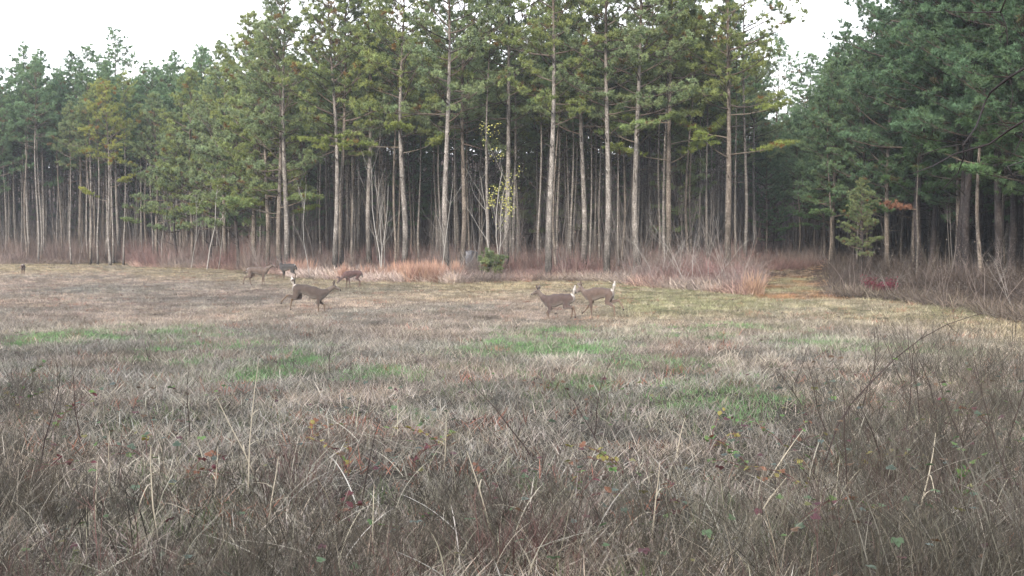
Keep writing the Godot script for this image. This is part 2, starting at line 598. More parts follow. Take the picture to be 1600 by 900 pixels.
		return shade(coat.lerp(dark, smoothstep(0.15, 0.95, nn.y) * 0.8).lerp(pale, maxf(smoothstep(0.05, 0.6, -nn.y) * 0.6, throat)), mottle)
	part("body", deer_body(bones, cell, paint), o)
	for q in [-1.0, 1.0]:
		var e := SphereMesh.new()
		e.radius = 0.014; e.height = 0.028
		e.radial_segments = 10; e.rings = 6
		part("eye", e, o, M.eye).position = hd + fwd * 0.045 + upv * 0.030 + side * q * 0.060

func leg_fore(x: float, swing: float, fold: float, top := 0.70, reach := 1.0) -> Array:
	# shoulder, elbow, wrist, fetlock, hoof; swing > 0 forward; fold bends the wrist back
	var a := V(x, top)
	var b := a + V(-0.06, -0.20)
	var c := b + V(sin(swing), -cos(swing)) * 0.23 * reach
	var t := swing - fold
	var d := c + V(sin(t), -cos(t)) * 0.20 * reach
	var e := d + V(sin(t + 0.35), -cos(t + 0.35)) * 0.09
	return [a, b, c, d, e]

func leg_hind(x: float, swing: float, fold: float, top := 0.76) -> Array:
	# hip, stifle, hock, fetlock, hoof; swing > 0 forward
	var a := V(x, top)
	var b := a + V(sin(swing + 0.45), -cos(swing + 0.45)) * 0.26
	var t := swing - 0.75 - fold
	var c := b + V(sin(t), -cos(t)) * 0.27
	t = swing + 0.15 - fold * 0.4
	var d := c + V(sin(t), -cos(t)) * 0.26
	var e := d + V(sin(t + 0.4), -cos(t + 0.4)) * 0.09
	return [a, b, c, d, e]

# ---------------------------------------------------------------- small plants
func ellipse_leaf(l: float, w: float, col: Color, lobes := 1) -> Mesh:
	var g := Geo.new()
	g.flat = true
	for k in lobes:
		var a := 0.0 if lobes == 1 else (k - (lobes - 1) / 2.0) * 0.95
		var d := Vector3(sin(a), 0, cos(a))
		var s := Vector3(cos(a), 0, -sin(a))
		var ll := l * (1.0 if a == 0.0 else 0.8)
		var prof := [[0.0, 0.05], [0.25, 0.8], [0.5, 1.0], [0.75, 0.65], [1.0, 0.02]]
		for q in prof.size() - 1:
			var m0: Vector3 = d * prof[q][0] * ll + Vector3(0, -0.12 * ll * pow(prof[q][0], 2), 0)
			var m1: Vector3 = d * prof[q + 1][0] * ll + Vector3(0, -0.12 * ll * pow(prof[q + 1][0], 2), 0)
			for sg in [-1.0, 1.0]:
				var e0: Vector3 = m0 + s * sg * w * 0.5 * prof[q][1] + Vector3(0, w * 0.14 * prof[q][1], 0)
				var e1: Vector3 = m1 + s * sg * w * 0.5 * prof[q + 1][1] + Vector3(0, w * 0.14 * prof[q + 1][1], 0)
				var cc := shade(col, 1.0 if sg > 0 else 0.9)
				g.tri(m0, e0, m1, cc)
				g.tri(m1, e0, e1, cc)
	return g.mesh(M.leaf)

var leaf_kinds := []

func grass_tuft(sd: int, count: int, spread: float, lo: float, hi: float, width: float, tilt: float, bend: float, segs: int) -> Mesh:
	rng.seed = sd
	var g := Geo.new()
	g.flat = true
	for k in count:
		var a := rng.randf() * TAU
		var rr := sqrt(rng.randf()) * spread
		var p := Vector3(cos(a) * rr, -0.02, sin(a) * rr)
		var b := rng.randf() * TAU
		var lean := rng.randf_range(0.1, 1.0) * tilt
		var d := Vector3(cos(b) * sin(lean), cos(lean), sin(b) * sin(lean))
		var s := Vector3(rng.randf_range(-1, 1), 0.1, rng.randf_range(-1, 1)).normalized()
		var bd := Vector3(cos(b), -0.8, sin(b)) * bend * rng.randf()
		var f := rng.randf_range(0.55, 1.4)
		g.blade(p, d, bd, rng.randf_range(lo, hi), width * rng.randf_range(0.6, 1.4), s, Color(f, f * rng.randf_range(0.94, 1.03), f * rng.randf_range(0.88, 1.05)), segs)
	return g.mesh(M.straw)

func shrub_mesh(sd: int, h: float, stems: int, spread: float, w: float, leaves := 0) -> Mesh:
	rng.seed = sd
	var g := Geo.new()
	g.flat = true
	for k in stems:
		var a := rng.randf() * TAU
		var p := Vector3(cos(a), 0, sin(a)) * spread * 0.5 * sqrt(rng.randf()) + Vector3(0, -0.05, 0)
		var d := Vector3(cos(a) * rng.randf_range(0, .7), 1, sin(a) * rng.randf_range(0, .7)).normalized()
		var len := h * rng.randf_range(0.45, 1.0)
		var s := Vector3(rng.randf_range(-1, 1), 0, rng.randf_range(-1, 1)).normalized()
		var f := rng.randf_range(0.6, 1.35)
		var bd := Vector3(cos(a), -0.5, sin(a)) * rng.randf_range(0, .45)
		g.blade(p, d, bd, len, w, s, Color(f, f, f), 3)
		for q in rng.randi_range(3, 6):
			var t := rng.randf_range(0.3, 0.95)
			var o := p + d * len * t + bd * t * t * len
			var dd := (d + Vector3(rng.randf_range(-1, 1), rng.randf_range(-.2, .8), rng.randf_range(-1, 1))).normalized()
			g.blade(o, dd, Vector3(0, -0.1, 0), len * rng.randf_range(0.15, 0.4), w * 0.6, s, shade(Color(f, f, f), rng.randf_range(.8, 1.2)), 2)
			for e in leaves:
				var lp := o + dd * len * rng.randf() * 0.3
				var l1 := Vector3(rng.randf_range(-1, 1), rng.randf_range(-1, 1), rng.randf_range(-1, 1)).normalized() * 0.07
				var l2 := l1.cross(Vector3(rng.randf_range(-1, 1), 1, rng.randf_range(-1, 1))).normalized() * 0.03
				g.tri(lp, lp + l1 * 0.5 + l2, lp + l1, Color(f, f, f))
				g.tri(lp, lp + l1, lp + l1 * 0.5 - l2, Color(f, f, f))
	return g.mesh(M.straw)

func place(p: Vector3, turn: float, size: float, tall := 1.0, tip := 0.0) -> Transform3D:
	var b := Basis(Vector3.UP, turn) * Basis(Vector3.RIGHT, tip) * Basis.from_scale(Vector3(size, size * tall, size))
	return Transform3D(b, p)

func jitter(c: Color, a: float) -> Color:
	var f := 1.0 + rng.randf_range(-a, a)
	return Color(c.r * f * rng.randf_range(0.95, 1.05), c.g * f, c.b * f * rng.randf_range(0.93, 1.07))

# ================================================================ the scene
func _ready() -> void:
	rng.seed = 1
	lumps.seed = 3; lumps.frequency = 0.06
	patches.seed = 11; patches.frequency = 0.09; patches.fractal_octaves = 3
	fine.seed = 5; fine.frequency = 0.2

	# camera
	var cam := Camera3D.new()
	cam.name = "camera"
	add_child(cam)
	cam.fov = rad_to_deg(2.0 * atan(450.0 / FOCAL))
	cam.position = Vector3(0, EYE, 0)
	cam.rotation.x = -atan((450.0 - HORIZON) / FOCAL)
	cam.near = 0.1
	cam.far = 2000.0
	cam.current = true

	# sky and exposure
	var env := Environment.new()
	env.background_mode = Environment.BG_SKY
	var sky := Sky.new()
	var sm := ProceduralSkyMaterial.new()
	sm.sky_top_color = Color(0.94, 0.96, 1.0)
	sm.sky_horizon_color = Color(0.985, 0.99, 0.995)
	sm.sky_curve = 0.2
	sm.ground_bottom_color = Color(0.35, 0.32, 0.29)
	sm.ground_horizon_color = Color(0.6, 0.6, 0.58)
	sm.sun_angle_max = 1.0
	sky.sky_material = sm
	env.sky = sky
	env.background_energy_multiplier = 1.05
	env.tonemap_mode = Environment.TONE_MAPPER_LINEAR
	env.tonemap_exposure = 3.3
	env.fog_enabled = true
	env.fog_density = 0.0004
	env.fog_light_color = Color(0.90, 0.93, 0.97)
	env.sdfgi_enabled = true
	env.ssao_enabled = true
	env.ssil_enabled = true
	var we := WorldEnvironment.new()
	we.name = "environment"
	we.environment = env
	add_child(we)

	# weak sun through thin cloud, low behind the camera and to its left
	var sun := DirectionalLight3D.new()
	sun.name = "sun"
	sun.light_energy = 0.6
	sun.light_angular_distance = 10.0
	sun.light_color = Color(1.0, 0.95, 0.88)
	sun.shadow_enabled = true
	sun.sky_mode = DirectionalLight3D.SKY_MODE_LIGHT_ONLY
	add_child(sun)
	sun.look_at_from_position(Vector3(-12, 12.5, 30), Vector3.ZERO)

	make_materials()
	lay_out()
	build_ground()
	build_forest()
	build_edge()
	build_deer()
	build_field()
	build_foreground()

func lay_out() -> void:
	for e in [[-900, 405], [-200, 410], [0, 413], [190, 411], [215, 417], [300, 419], [400, 424], [470, 434], [560, 439], [700, 442], [800, 440], [900, 439], [960, 442], [1000, 448], [1100, 457], [1170, 461], [1186, 440], [1250, 436], [1300, 463], [1400, 469], [1500, 482], [1600, 505], [1800, 560], [2200, 640], [3500, 700]]:
		brush_line.append([float(e[0]), far(e[1])])
	for e in [[-900, 120], [0, 106], [200, 101], [330, 94], [437, 80], [527, 76], [632, 74], [700, 70], [857, 66], [947, 66], [1045, 64], [1150, 64], [1172, 64], [1184, 86], [1270, 84], [1300, 66], [1400, 58], [1500, 49], [1560, 46], [1700, 34], [2200, 20], [3500, 12]]:
		tree_line.append([float(e[0]), float(e[1])])
	# green flushes of winter rye: column, row, half width in pixels, half height in rows, strength
	for e in [[170, 524, 120, 10, 1.0], [60, 533, 50, 9, 0.7], [300, 546, 90, 16, 0.75], [445, 568, 55, 20, 1.15], [600, 582, 70, 9, 0.8], [700, 560, 60, 10, 0.35], [850, 545, 110, 22, 1.0], [900, 520, 90, 10, 0.9], [1040, 520, 90, 9, 0.8], [1000, 580, 110, 22, 0.65], [1110, 622, 90, 26, 0.85], [1180, 515, 80, 9, 0.6], [1300, 540, 80, 12, 0.6], [1460, 545, 60, 14, 0.4], [930, 600, 60, 14, 0.6]]:
		var d := far(e[1])
		greens.append([(e[0] - 800.0) / FOCAL * d, -d, e[2] * 1.25 / FOCAL * d, (far(e[1] - e[3]) - far(e[1] + e[3])) * 0.65, e[4] * 0.85])

# ---------------------------------------------------------------- ground
func build_ground() -> void:
	var g := Geo.new()
	var xs := []
	var zs := []
	var x := -600.0
	while x < 600.0:
		xs.append(x)
		x += 0.8 if absf(x) < 46.0 else (4.0 if absf(x) < 120.0 else 40.0)
	xs.append(600.0)
	var z := 300.0
	while z > -900.0:
		zs.append(z)
		z -= 0.7 if (z < 2.0 and z > -100.0) else (4.0 if (z < 30.0 and z > -200.0) else 40.0)
	zs.append(-900.0)
	for b in zs:
		for a in xs:
			var h := ground(a, b)
			g.v.append(Vector3(a, h, b))
			var px := bearing(a, b)
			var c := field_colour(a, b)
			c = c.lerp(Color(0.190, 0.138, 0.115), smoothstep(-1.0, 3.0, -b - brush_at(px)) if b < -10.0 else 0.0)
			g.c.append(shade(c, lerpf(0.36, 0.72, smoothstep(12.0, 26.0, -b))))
			g.n.append(Vector3(ground(a - 0.3, b) - ground(a + 0.3, b), 0.6, ground(a, b - 0.3) - ground(a, b + 0.3)).normalized())
	var w := xs.size()
	for r in zs.size() - 1:
		for q in w - 1:
			var k := r * w + q
			g.i.append_array(PackedInt32Array([k, k + w, k + 1, k + 1, k + w, k + w + 1]))
	var o := MeshInstance3D.new()
	o.name = "ground"
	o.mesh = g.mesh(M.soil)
	o.set_meta("kind", "structure")
	add_child(o)

# ---------------------------------------------------------------- forest
func build_forest() -> void:
	var pale := Color(0.46, 0.435, 0.405)
	var tan := Color(0.36, 0.32, 0.28)
	var dun := Color(0.120, 0.107, 0.106)
	var P := {
		"tall": make_pine(101, 23.0, 9.2, 3.7, 50, 0.21, 0.004, pale, 3.2),
		"tall_b": make_pine(102, 22.0, 8.4, 3.9, 52, 0.20, 0.010, tan, 2.4),
		"tall_c": make_pine(103, 24.0, 9.4, 3.6, 48, 0.22, 0.006, pale, 2.8),
		"bough_a": make_pine(104, 22.5, 9.0, 3.8, 50, 0.21, 0.006, pale, 2.8, [[8.4, 0.3, 3.3], [8.0, 2.9, 3.0], [9.0, 4.6, 2.5]]),
		"bough_b": make_pine(105, 23.5, 9.6, 3.7, 50, 0.21, 0.005, tan, 3.2, [[9.6, 3.4, 3.2], [8.2, 0.2, 3.4], [7.2, 3.0, 3.6], [7.0, 5.5, 2.4]]),
		"low": make_pine(106, 19.0, 5.0, 3.6, 54, 0.20, 0.008, tan, 1.8, [[4.6, 0.4, 3.3], [4.2, 2.6, 3.4], [5.6, 4.4, 3.0]], 1.1),
		"young": make_pine(107, 13.0, 2.6, 2.7, 46, 0.13, 0.006, dun, 0.5, [], 1.2),
		"slim": make_pine(108, 21.0, 12.5, 2.2, 25, 0.115, 0.012, pale, 1.2),
		"slim_b": make_pine(109, 20.0, 12.0, 2.2, 24, 0.105, 0.008, tan, 1.0),
		"slim_c": make_pine(112, 22.0, 13.5, 2.4, 25, 0.12, 0.010, pale, 1.8),
		"open": make_pine(110, 21.0, 11.0, 3.2, 34, 0.16, 0.008, pale, 0.6, [[9.0, 0.5, 2.6], [7.4, 3.4, 3.0]], 0.9),
		"big": make_pine(111, 22.5, 6.5, 4.3, 62, 0.21, 0.004, dun, 0.0, [[5.6, 2.8, 3.8], [5.0, 0.4, 3.2]], 1.2),
	}
	# the pines that can be told apart: kind, column of the trunk's foot, distance, size, turn, tint, lean, label
	var g := "tall pines along the edge of the clearing"
	var front := [
		["slim", 60, 106, 0.98, 0.4, 2, 0.010, "slender pine with long bare trunk nearest the left edge of the photo"],
		["tall_b", -6, 108, 0.93, 1.4, 2, 0.0, "dense pine cut by the left edge of the photo, behind the grey brush"],
		["slim_b", 96, 110, 0.9, 2.0, 2, 0.0, "thin dark pine just left of the pale trunk with a small crown"],
		["slim", 111, 104, 0.75, 2.9, 3, -0.004, "short thin pale trunk between the leftmost slender pine and the yellow topped pine"],
		["slim_b", 141, 101, 0.82, 0.9, 3, 0.004, "very straight thin pale trunk left of the forked yellow topped pine"],
		["tall_b", 128, 112, 1.0, 3.3, 4, 0.0, "dark round topped pine standing behind the yellow topped pine"],
		["slim", 153, 101, 0.83, 4.2, 1, 0.012, "thin pale trunk touching the yellow topped pine on its left"],
		["open", 172, 97, 0.80, 0.3, 5, -0.014, "open crowned yellow green pine with two side boughs on the left side"],
		["tall_c", 186, 112, 1.02, 5.0, 2, 0.0, "tall dark blue green pine behind the leaning trunk on the left"],
		["slim", 193, 100, 0.86, 5.1, 1, 0.035, "pale bare pine trunk leaning right beside the yellow topped pine"],
		["low", 246, 100, 0.84, 0.2, 0, 0.0, "bushy green pine with low boughs right of the leaning pale trunk"],
		["young", 276, 96, 1.05, 1.1, 0, 0.0, "short full young pine in front of the left wood"],
		["slim_b", 230, 108, 1.0, 3.9, 2, 0.0, "tall loose pine showing against the sky left of centre"],
		["slim", 318, 104, 0.98, 2.2, 2, 0.0, "thin topped pine standing against the sky where the wood steps up"],
		["young", 330, 93, 1.10, 2.4, 0, 0.0, "young green pine behind the white leafless sapling"],
		["low", 352, 90, 1.00, 5.3, 0, 0.0, "green pine with wide low boughs left of the charred pair"],
		["low", 398, 84, 1.06, 1.0, 1, 0.0, "bright green pine whose lower boughs reach over the walking deer"],
		["low", 300, 95, 0.92, 3.6, 1, 0.0, "yellow green pine between the short full pine and the white leafless sapling"],
		["young", 372, 84, 1.15, 0.6, 0, 0.0, "full young pine whose lowest boughs hang behind the walking deer"],
		["low", 418, 80, 0.98, 2.9, 1, 0.0, "green pine just left of the charred pair"],
		["low", 437, 76, 1.03, 0.0, 0, 0.006, "left pine of the charred pair behind the dark doe"],
		["tall_c", 448, 75.5, 0.97, 4.0, 0, 0.004, "right, more blackened pine of the charred pair behind the dark doe"],
		["bough_a", 524, 73, 0.97, 1.4, 1, -0.004, "pine with blackened foot and green boughs, pressed against a leaning trunk"],
		["tall_b", 534, 74, 0.98, 2.5, 0, 0.030, "pale trunk leaning right out of the blackened foot of its neighbour"],
		["tall", 577, 76, 0.97, 0.7, 0, 0.0, "brown pine behind the white multi stemmed sapling clump"],
		["slim_b", 618, 75, 1.05, 3.0, 0, 0.010, "thin dark pine just left of the straight pale pine behind the feeding deer"],
		["bough_a", 632, 70, 1.0, 3.2, 1, 0.0, "straight pale pine with two bright green low boughs behind the grazing deer"],
		["tall", 697, 67, 1.04, 0.0, 0, 0.006, "thick pale pine rising from the orange broomsedge"],
		["tall_b", 722, 72, 1.0, 5.7, 0, 0.0, "pine with a dark foot just right of the thick one in the broomsedge"],
		["slim", 762, 70, 1.02, 1.2, 1, 0.004, "thin pine trunk at the yellow leaved sapling"],
		["tall_c", 790, 71, 1.0, 2.0, 0, 0.012, "pine with a green bough behind the small green bush"],
		["slim", 802, 74, 1.1, 4.4, 0, 0.006, "slender pine right beside the pine behind the green bush"],
		["tall_c", 857, 64, 0.98, 0.9, 1, 0.010, "pale spotted pine trunk with dark foot, right above the running doe in front"],
		["tall", 912, 68, 0.98, 3.9, 0, -0.006, "pine with black foot midway between the two palest trunks right of centre"],
		["tall", 948, 64.5, 1.02, 2.6, 0, 0.0, "straightest pale pine with black foot above the raised white tails"],
		["bough_a", 995, 65, 1.03, 5.0, 0, 0.0, "tall thin topped pine with a black foot right of the straightest pale pine"],
		["slim_b", 972, 74, 1.1, 0.5, 3, 0.0, "thin dark pine between two pale ones above the hindmost running doe"],
		["bough_b", 1045, 68, 1.0, 0.0, 1, -0.004, "pine with three plates of green needles stacked on one side"],
		["slim", 1037, 70, 1.06, 1.8, 0, 0.004, "slender trunk touching the pine with stacked plates of needles"],
		["slim_b", 1075, 72, 1.08, 3.8, 0, 0.0, "thin dark trunk right of the pine with stacked plates of needles"],
		["bough_b", 1137, 66, 1.02, 3.1, 1, 0.0, "last pale pine before the gap, rising from the grey whippy shrubs"],
		["slim", 1164, 72, 1.15, 5.5, 2, 0.0, "thin dark crowned pine standing clear against the sky at the gap"],
		["tall_b", 1212, 116, 1.0, 1.2, 2, 0.0, "hazy pine at the far end of the grassy turning"],
		["low", 1262, 104, 1.02, 2.7, 2, 0.0, "round hazy pine behind the grassy turning on the right"],
		["low", 1300, 74, 0.74, 0.4, 2, 0.0, "shorter pine at the right corner of the grassy turning"],
		["big", 1345, 68, 0.64, 1.9, 2, 0.0, "dark pine behind the crimson bush"],
		["young", 1346, 58, 0.42, 4.0, 3, 0.0, "pale green small pine in the shade left of the crimson bush"],
		["big", 1436, 60, 1.05, 0.9, 4, 0.0, "large dark green pine towering over the right wood"],
		["big", 1500, 55, 1.05, 2.2, 4, -0.004, "dark trunked pine left of the bluish leaning trunk at the right"],
		["slim_b", 1532, 50, 0.95, 3.4, 4, -0.010, "bluish pine trunk leaning left at the right side of the photo"],
		["big", 1560, 50, 1.0, 5.1, 4, 0.0, "thick dark pine right of the bluish leaning trunk"],
		["big", 1625, 46, 0.98, 0.1, 4, 0.0, "dense pine cut by the right edge of the photo"],
		["low", 1385, 64, 0.80, 4.4, 4, 0.0, "dark pine with low boughs left of the towering one"],
	]
	var taken := []
	for f in front:
		var at := spot(f[1], f[2])
		taken.append(Vector2(at.x, at.z))
		plant_pine(P[f[0]], at, f[4], f[3], f[5], true, f[7], g, Vector2(-f[6], 0.0))
	# the crowd behind
	rng.seed = 21
	var spots := []
	var gx := -130.0
	while gx < 120.0:
		var gz := -3.0
		while gz > -175.0:
			var x := gx + rng.randf_range(-1.1, 1.1)
			var z := gz + rng.randf_range(-1.1, 1.1)
			gz -= 2.45
			var d := -z
			var px := bearing(x, z)
			if px < -260.0 or px > 4200.0: continue
			var s := d - trees_at(px)
			if s < 2.5 or s > (72.0 if px > 1290.0 or px < 330.0 else 90.0): continue
			if taken.any(func(q): return q.distance_to(Vector2(x, z)) < 1.7): continue
			if px > 400 and px < 1170 and s < 8.0 and rng.randf() < 0.45: continue
			spots.append([d - trees_at(px) * 0.0, x, z, px, s])
		gx += 2.45
	spots.sort_custom(func(a, b): return a[0] < b[0])
	var near_n := 0
	var stuff := [[], [], [], [], []]
	var kinds := ["slim", "slim_c", "slim_b", "tall_c", "slim_c", "slim"]
	var far_kinds := ["slim", "slim_c", "slim_b", "low", "young"]
	var words := ["slender pine among the many behind the front row of the left wood", "slender pine among the many behind the front row of the middle wood", "dark pine among the many in the shaded wood right of the grassy turning"]
	for s in spots:
		var px: float = s[3]
		var at := Vector3(s[1], ground(s[1], s[2]), s[2])
		var size := rng.randf_range(0.70, 0.92)
		if px < 330: size *= 1.12
		if px > 1180: size *= lerpf(0.68, 1.12, clampf((px - 1180.0) / 310.0, 0, 1))
		if px > 1140 and px < 1300: size *= 0.9
		var turn := rng.randf() * TAU
		if px > -40 and px < 1640 and near_n < 235:
			near_n += 1
			var w := 0 if px < 400 else (1 if px < 1180 else 2)
			var k: String = kinds[rng.randi() % 6] if w != 2 else ["low", "slim_c", "slim_b", "big", "slim_b"][rng.randi() % 5]
			if s[4] < 30.0 and rng.randf() < 0.04: k = "young"
			plant_pine(P[k], at, turn, size, (rng.randi() % 4) if w != 2 else 2 + 2 * (rng.randi() % 2), false, words[w], ["crowd of pines in the left wood", "crowd of pines in the middle wood", "crowd of pines in the right wood"][w])
		else:
			stuff[(rng.randi() % 3) if s[4] < 26.0 or (rng.randf() < 0.9 and px < 1250.0) or rng.randf() < 0.6 else 3 + rng.randi() % 2].append(place(at, turn, size))
	for k in 26:      # and beyond the left side of the frame
		var z := rng.randf_range(-34.0, 3.0)
		stuff[rng.randi() % 5].append(place(Vector3(z * 0.62 - rng.randf_range(11.0, 24.0), 0, z), rng.randf() * TAU, rng.randf_range(0.8, 1.0)))
	# wood behind and beside the camera, which shades the near half of the clearing
	for k in 46:
		var x := -52.0 + k * 2.2 + rng.randf_range(-0.8, 0.8)
		for row in 3:
			var z := 5.0 + row * 5.0 + rng.randf_range(-1.5, 1.5)
			if absf(x) < 4.0 and row == 0: continue
			stuff[rng.randi() % 3].append(place(Vector3(x, 0, z), rng.randf() * TAU, rng.randf_range(0.5, 0.7)))
	var holder := thing("forest", "", "", Vector3.ZERO)
	tag(holder, "the mass of pines deeper in the wood", "forest", "", "stuff")
	for k in 5:
		var m := ArrayMesh.new()
		m.add_surface_from_arrays(Mesh.PRIMITIVE_TRIANGLES, P[far_kinds[k]].skeleton.surface_get_arrays(0))
		m.surface_set_material(0, M.bark)
		m.add_surface_from_arrays(Mesh.PRIMITIVE_TRIANGLES, P[far_kinds[k]].crown.surface_get_arrays(0))
		m.surface_set_material(1, M.needles2)
		scatter("pines", m, stuff[k], [], holder)

# ---------------------------------------------------------------- brush, saplings and what stands in it
func build_edge() -> void:
	# leafless saplings
	var grey := Color(0.33, 0.315, 0.295)
	var S := [make_sapling(201, 7.0, 1, 0.035, grey, 0.03, 1.0), make_sapling(202, 6.5, 4, 0.032, grey, 0.10, 0.9), make_sapling(203, 4.6, 3, 0.019, grey, 0.5, 0.1), make_sapling(204, 4.0, 4, 0.016, Color(0.30, 0.27, 0.25), 0.35, 0.3), make_sapling(205, 9.0, 1, 0.05, grey, 0.02, 1.0), make_sapling(206, 3.2, 5, 0.013, Color(0.20, 0.165, 0.15), 0.45, 0.3)]
	var list := [
		[4, 323, 84, 1.0, 0.3, "tall white leafless sapling with fine twigs left of the walking deer"],
		[0, 298, 86, 0.9, 1.3, "thin leafless sapling just left of the tall white one"],
		[0, 341, 85, 0.8, 2.3, "short thin leafless sapling right of the tall white one"],
		[0, 484, 66, 0.85, 4.0, "white twiggy sapling right of the dark doe"],
		[1, 598, 70, 1.15, 0.5, "white multi stemmed sapling clump behind the grazing deer"],
		[0, 688, 66, 0.9, 2.0, "thin sapling leaning on the thick pine in the broomsedge"],
		[4, 770, 66, 0.7, 3.0, "grey sapling rising through the small green bush"],
		[2, 1030, 58, 0.95, 0.7, "arching grey shrub below the stacked plates of needles"],
		[2, 1075, 55, 1.05, 2.0, "largest arching grey shrub with long whips right of centre"],
		[2, 1108, 53, 0.9, 4.1, "arching grey shrub between the largest one and the last pale pine"],
		[3, 1145, 52, 0.9, 1.0, "whippy grey shrub at the foot of the last pale pine"],
		[3, 985, 58, 0.8, 3.3, "low twiggy shrub at the black foot of the thin topped pine"],
		[3, 1060, 52, 0.7, 5.3, "low twiggy shrub in front of the largest arching one"],
		[5, 1126, 50, 0.9, 5.9, "low brown shrub nearest the clearing before the last pale pine"],
		[3, 880, 64, 0.7, 2.7, "small twiggy shrub between the running does and the pale trunks"],
		[2, 712, 63, 0.75, 5.0, "sapling bent low across the trunks left of the green bush"],
		[5, 1330, 46, 0.75, 0.2, "twiggy shrub left of the crimson bush"],
		[2, 1395, 43, 0.38, 3.0, "bent grey shrub right of the crimson bush"],
		[5, 1440, 42, 0.6, 1.1, "low bare shrub under the towering dark pine"],
		[5, 1480, 40, 0.65, 2.3, "low bare shrub below the bluish leaning trunk"],
		[3, 1590, 36, 0.6, 0.9, "tan twiggy bush cut by the right edge of the photo"],
		[5, 1550, 35, 0.8, 3.9, "low tangled bush near the right edge, in front of the dark trunks"],
		[3, 410, 78, 0.8, 1.6, "thin twiggy shrub behind the walking deer"],
		[0, 252, 94, 0.75, 3.0, "thin bare sapling in the red brush on the left"],
		[5, 120, 100, 1.1, 2.2, "rounded grey shrub at the foot of the left wood"],
	]
	for s in list:
		var o := thing("bare_sapling", s[5], "sapling", spot(s[1], s[2]), s[4], "leafless saplings and shrubs at the wood edge")
		o.scale = Vector3.ONE * s[3]
		for q in S[s[0]]: part("stem", q[0], o)
	# thin leafless understorey deeper in the wood
	rng.seed = 37
	for k in 2:
		var um := Geo.new()
		for q in make_sapling(221 + k, 6.5, 3, 0.035, Color(0.155, 0.142, 0.134), 0.07, 0.9):
			var a: Array = q[0].surface_get_arrays(0)
			var t := Geo.new()
			t.v = a[Mesh.ARRAY_VERTEX]; t.n = a[Mesh.ARRAY_NORMAL]; t.c = a[Mesh.ARRAY_COLOR]; t.i = a[Mesh.ARRAY_INDEX]
			um.take(t)
		var uw := []
		for n in 300:
			var px := rng.randf_range(-120, 1750)
			if px > 1180 and rng.randf() < 0.6: continue
			var d := trees_at(px) + rng.randf_range(3.0, 75.0)
			uw.append(place(spot(px, d), rng.randf() * TAU, rng.randf_range(0.5, 1.25)))
		tag(scatter("understorey_saplings", um.mesh(M.wood), uw, []), "thin leafless saplings deep among the pines", "saplings")
	var fb := shrub_mesh(311, 3.6, 12, 1.6, 0.03, 2)
	var fw := []; var fc := []
	for n in 2200:
		var px := rng.randf_range(-150, 1750)
		var d := trees_at(px) + rng.randf_range(34.0, 88.0)
		fw.append(place(spot(px, d), rng.randf() * TAU, rng.randf_range(0.6, 1.5)))
		fc.append(jitter(Color(0.17, 0.145, 0.130), 0.4))
	tag(scatter("far_brush", fb, fw, fc), "grey brown brush at the back of the wood", "brush")
	# sapling that kept its yellow leaves
	rng.seed = 31
	var y := make_sapling(207, 8.2, 2, 0.05, grey, 0.10, 0.9)
	var yo := thing("yellow_sapling", "slim sapling with scattered yellow leaves among the grey trunks", "sapling", spot(778, 65), 0.4)
	var lf := Geo.new()
	lf.flat = true
	for q in y:
		part("stem", q[0], yo)
		for t in q[1]:
			if t.y < 2.5 or rng.randf() < 0.45: continue
			for k in rng.randi_range(2, 6):
				var p: Vector3 = t + Vector3(rng.randf_range(-.25, .25), rng.randf_range(-.25, .2), rng.randf_range(-.25, .25))
				var a := Vector3(rng.randf_range(-1, 1), rng.randf_range(-1, .3), rng.randf_range(-1, 1)).normalized() * 0.11
				var b := a.cross(Vector3(rng.randf_range(-1, 1), rng.randf_range(-1, 1), rng.randf_range(-1, 1))).normalized() * 0.05
				var c := Color(0.46, 0.43, 0.09).lerp(Color(0.34, 0.36, 0.16), rng.randf())
				lf.tri(p, p + a * 0.5 + b, p + a, c)
				lf.tri(p, p + a, p + a * 0.5 - b, c)
	part("leaves", lf.mesh(M.leaf), yo)

	# boulder among the trunks
	var st := Geo.new()
	var rings := []
	var rock := FastNoiseLite.new()
	rock.seed = 9; rock.frequency = 0.9
	for r in 9:
		for k in 14:
			var a := TAU * k / 14.0
			var t := r / 8.0
			var rad := lerpf(0.66, 0.47, t) * (1.0 if r < 8 else 0.01)
			var p := Vector3(cos(a) * rad * 1.05, minf(t * 1.62, 1.45) - 0.1, sin(a) * rad * 0.7)
			p += p.normalized() * rock.get_noise_3dv(p * 2.0) * 0.16
			rings.append(p)
	for r in 8:
		for k in 14:
			var a: Vector3 = rings[r * 14 + k]
			var b: Vector3 = rings[r * 14 + (k + 1) % 14]
			var c: Vector3 = rings[r * 14 + 14 + k]
			var d: Vector3 = rings[r * 14 + 14 + (k + 1) % 14]
			var col := shade(Color(0.27, 0.275, 0.30), 0.9 + 0.3 * rock.get_noise_3dv(a * 5.0))
			st.tri(a, b, c, col)
			st.tri(b, d, c, col)
	var bo := part("boulder", st.mesh(M.stone), self)
	bo.position = spot(736, 74)
	bo.rotation.y = 0.4
	tag(bo, "grey flat topped boulder standing among the pine trunks", "boulder")

	# green bush, crimson bush, dead rust-coloured bough on a snag
	rng.seed = 41
	var gb := thing("green_bush", "small bright green bush at the foot of the pines", "bush", spot(768, 62.5), 0.0)
	gb.scale = Vector3.ONE * 0.82
	var wood := Geo.new()
	var leaf := Geo.new()
	leaf.flat = true
	for k in 22:
		bough(wood, leaf, Vector3(rng.randf_range(-.3, .3), rng.randf_range(0.05, 1.2), rng.randf_range(-.3, .3)), rng.randf() * TAU, rng.randf_range(0.3, 1.2), rng.randf_range(0.6, 1.05), 0.02, Color(0.125, 0.165, 0.080), 0.6, Color(0.12, 0.10, 0.08), 0.1)
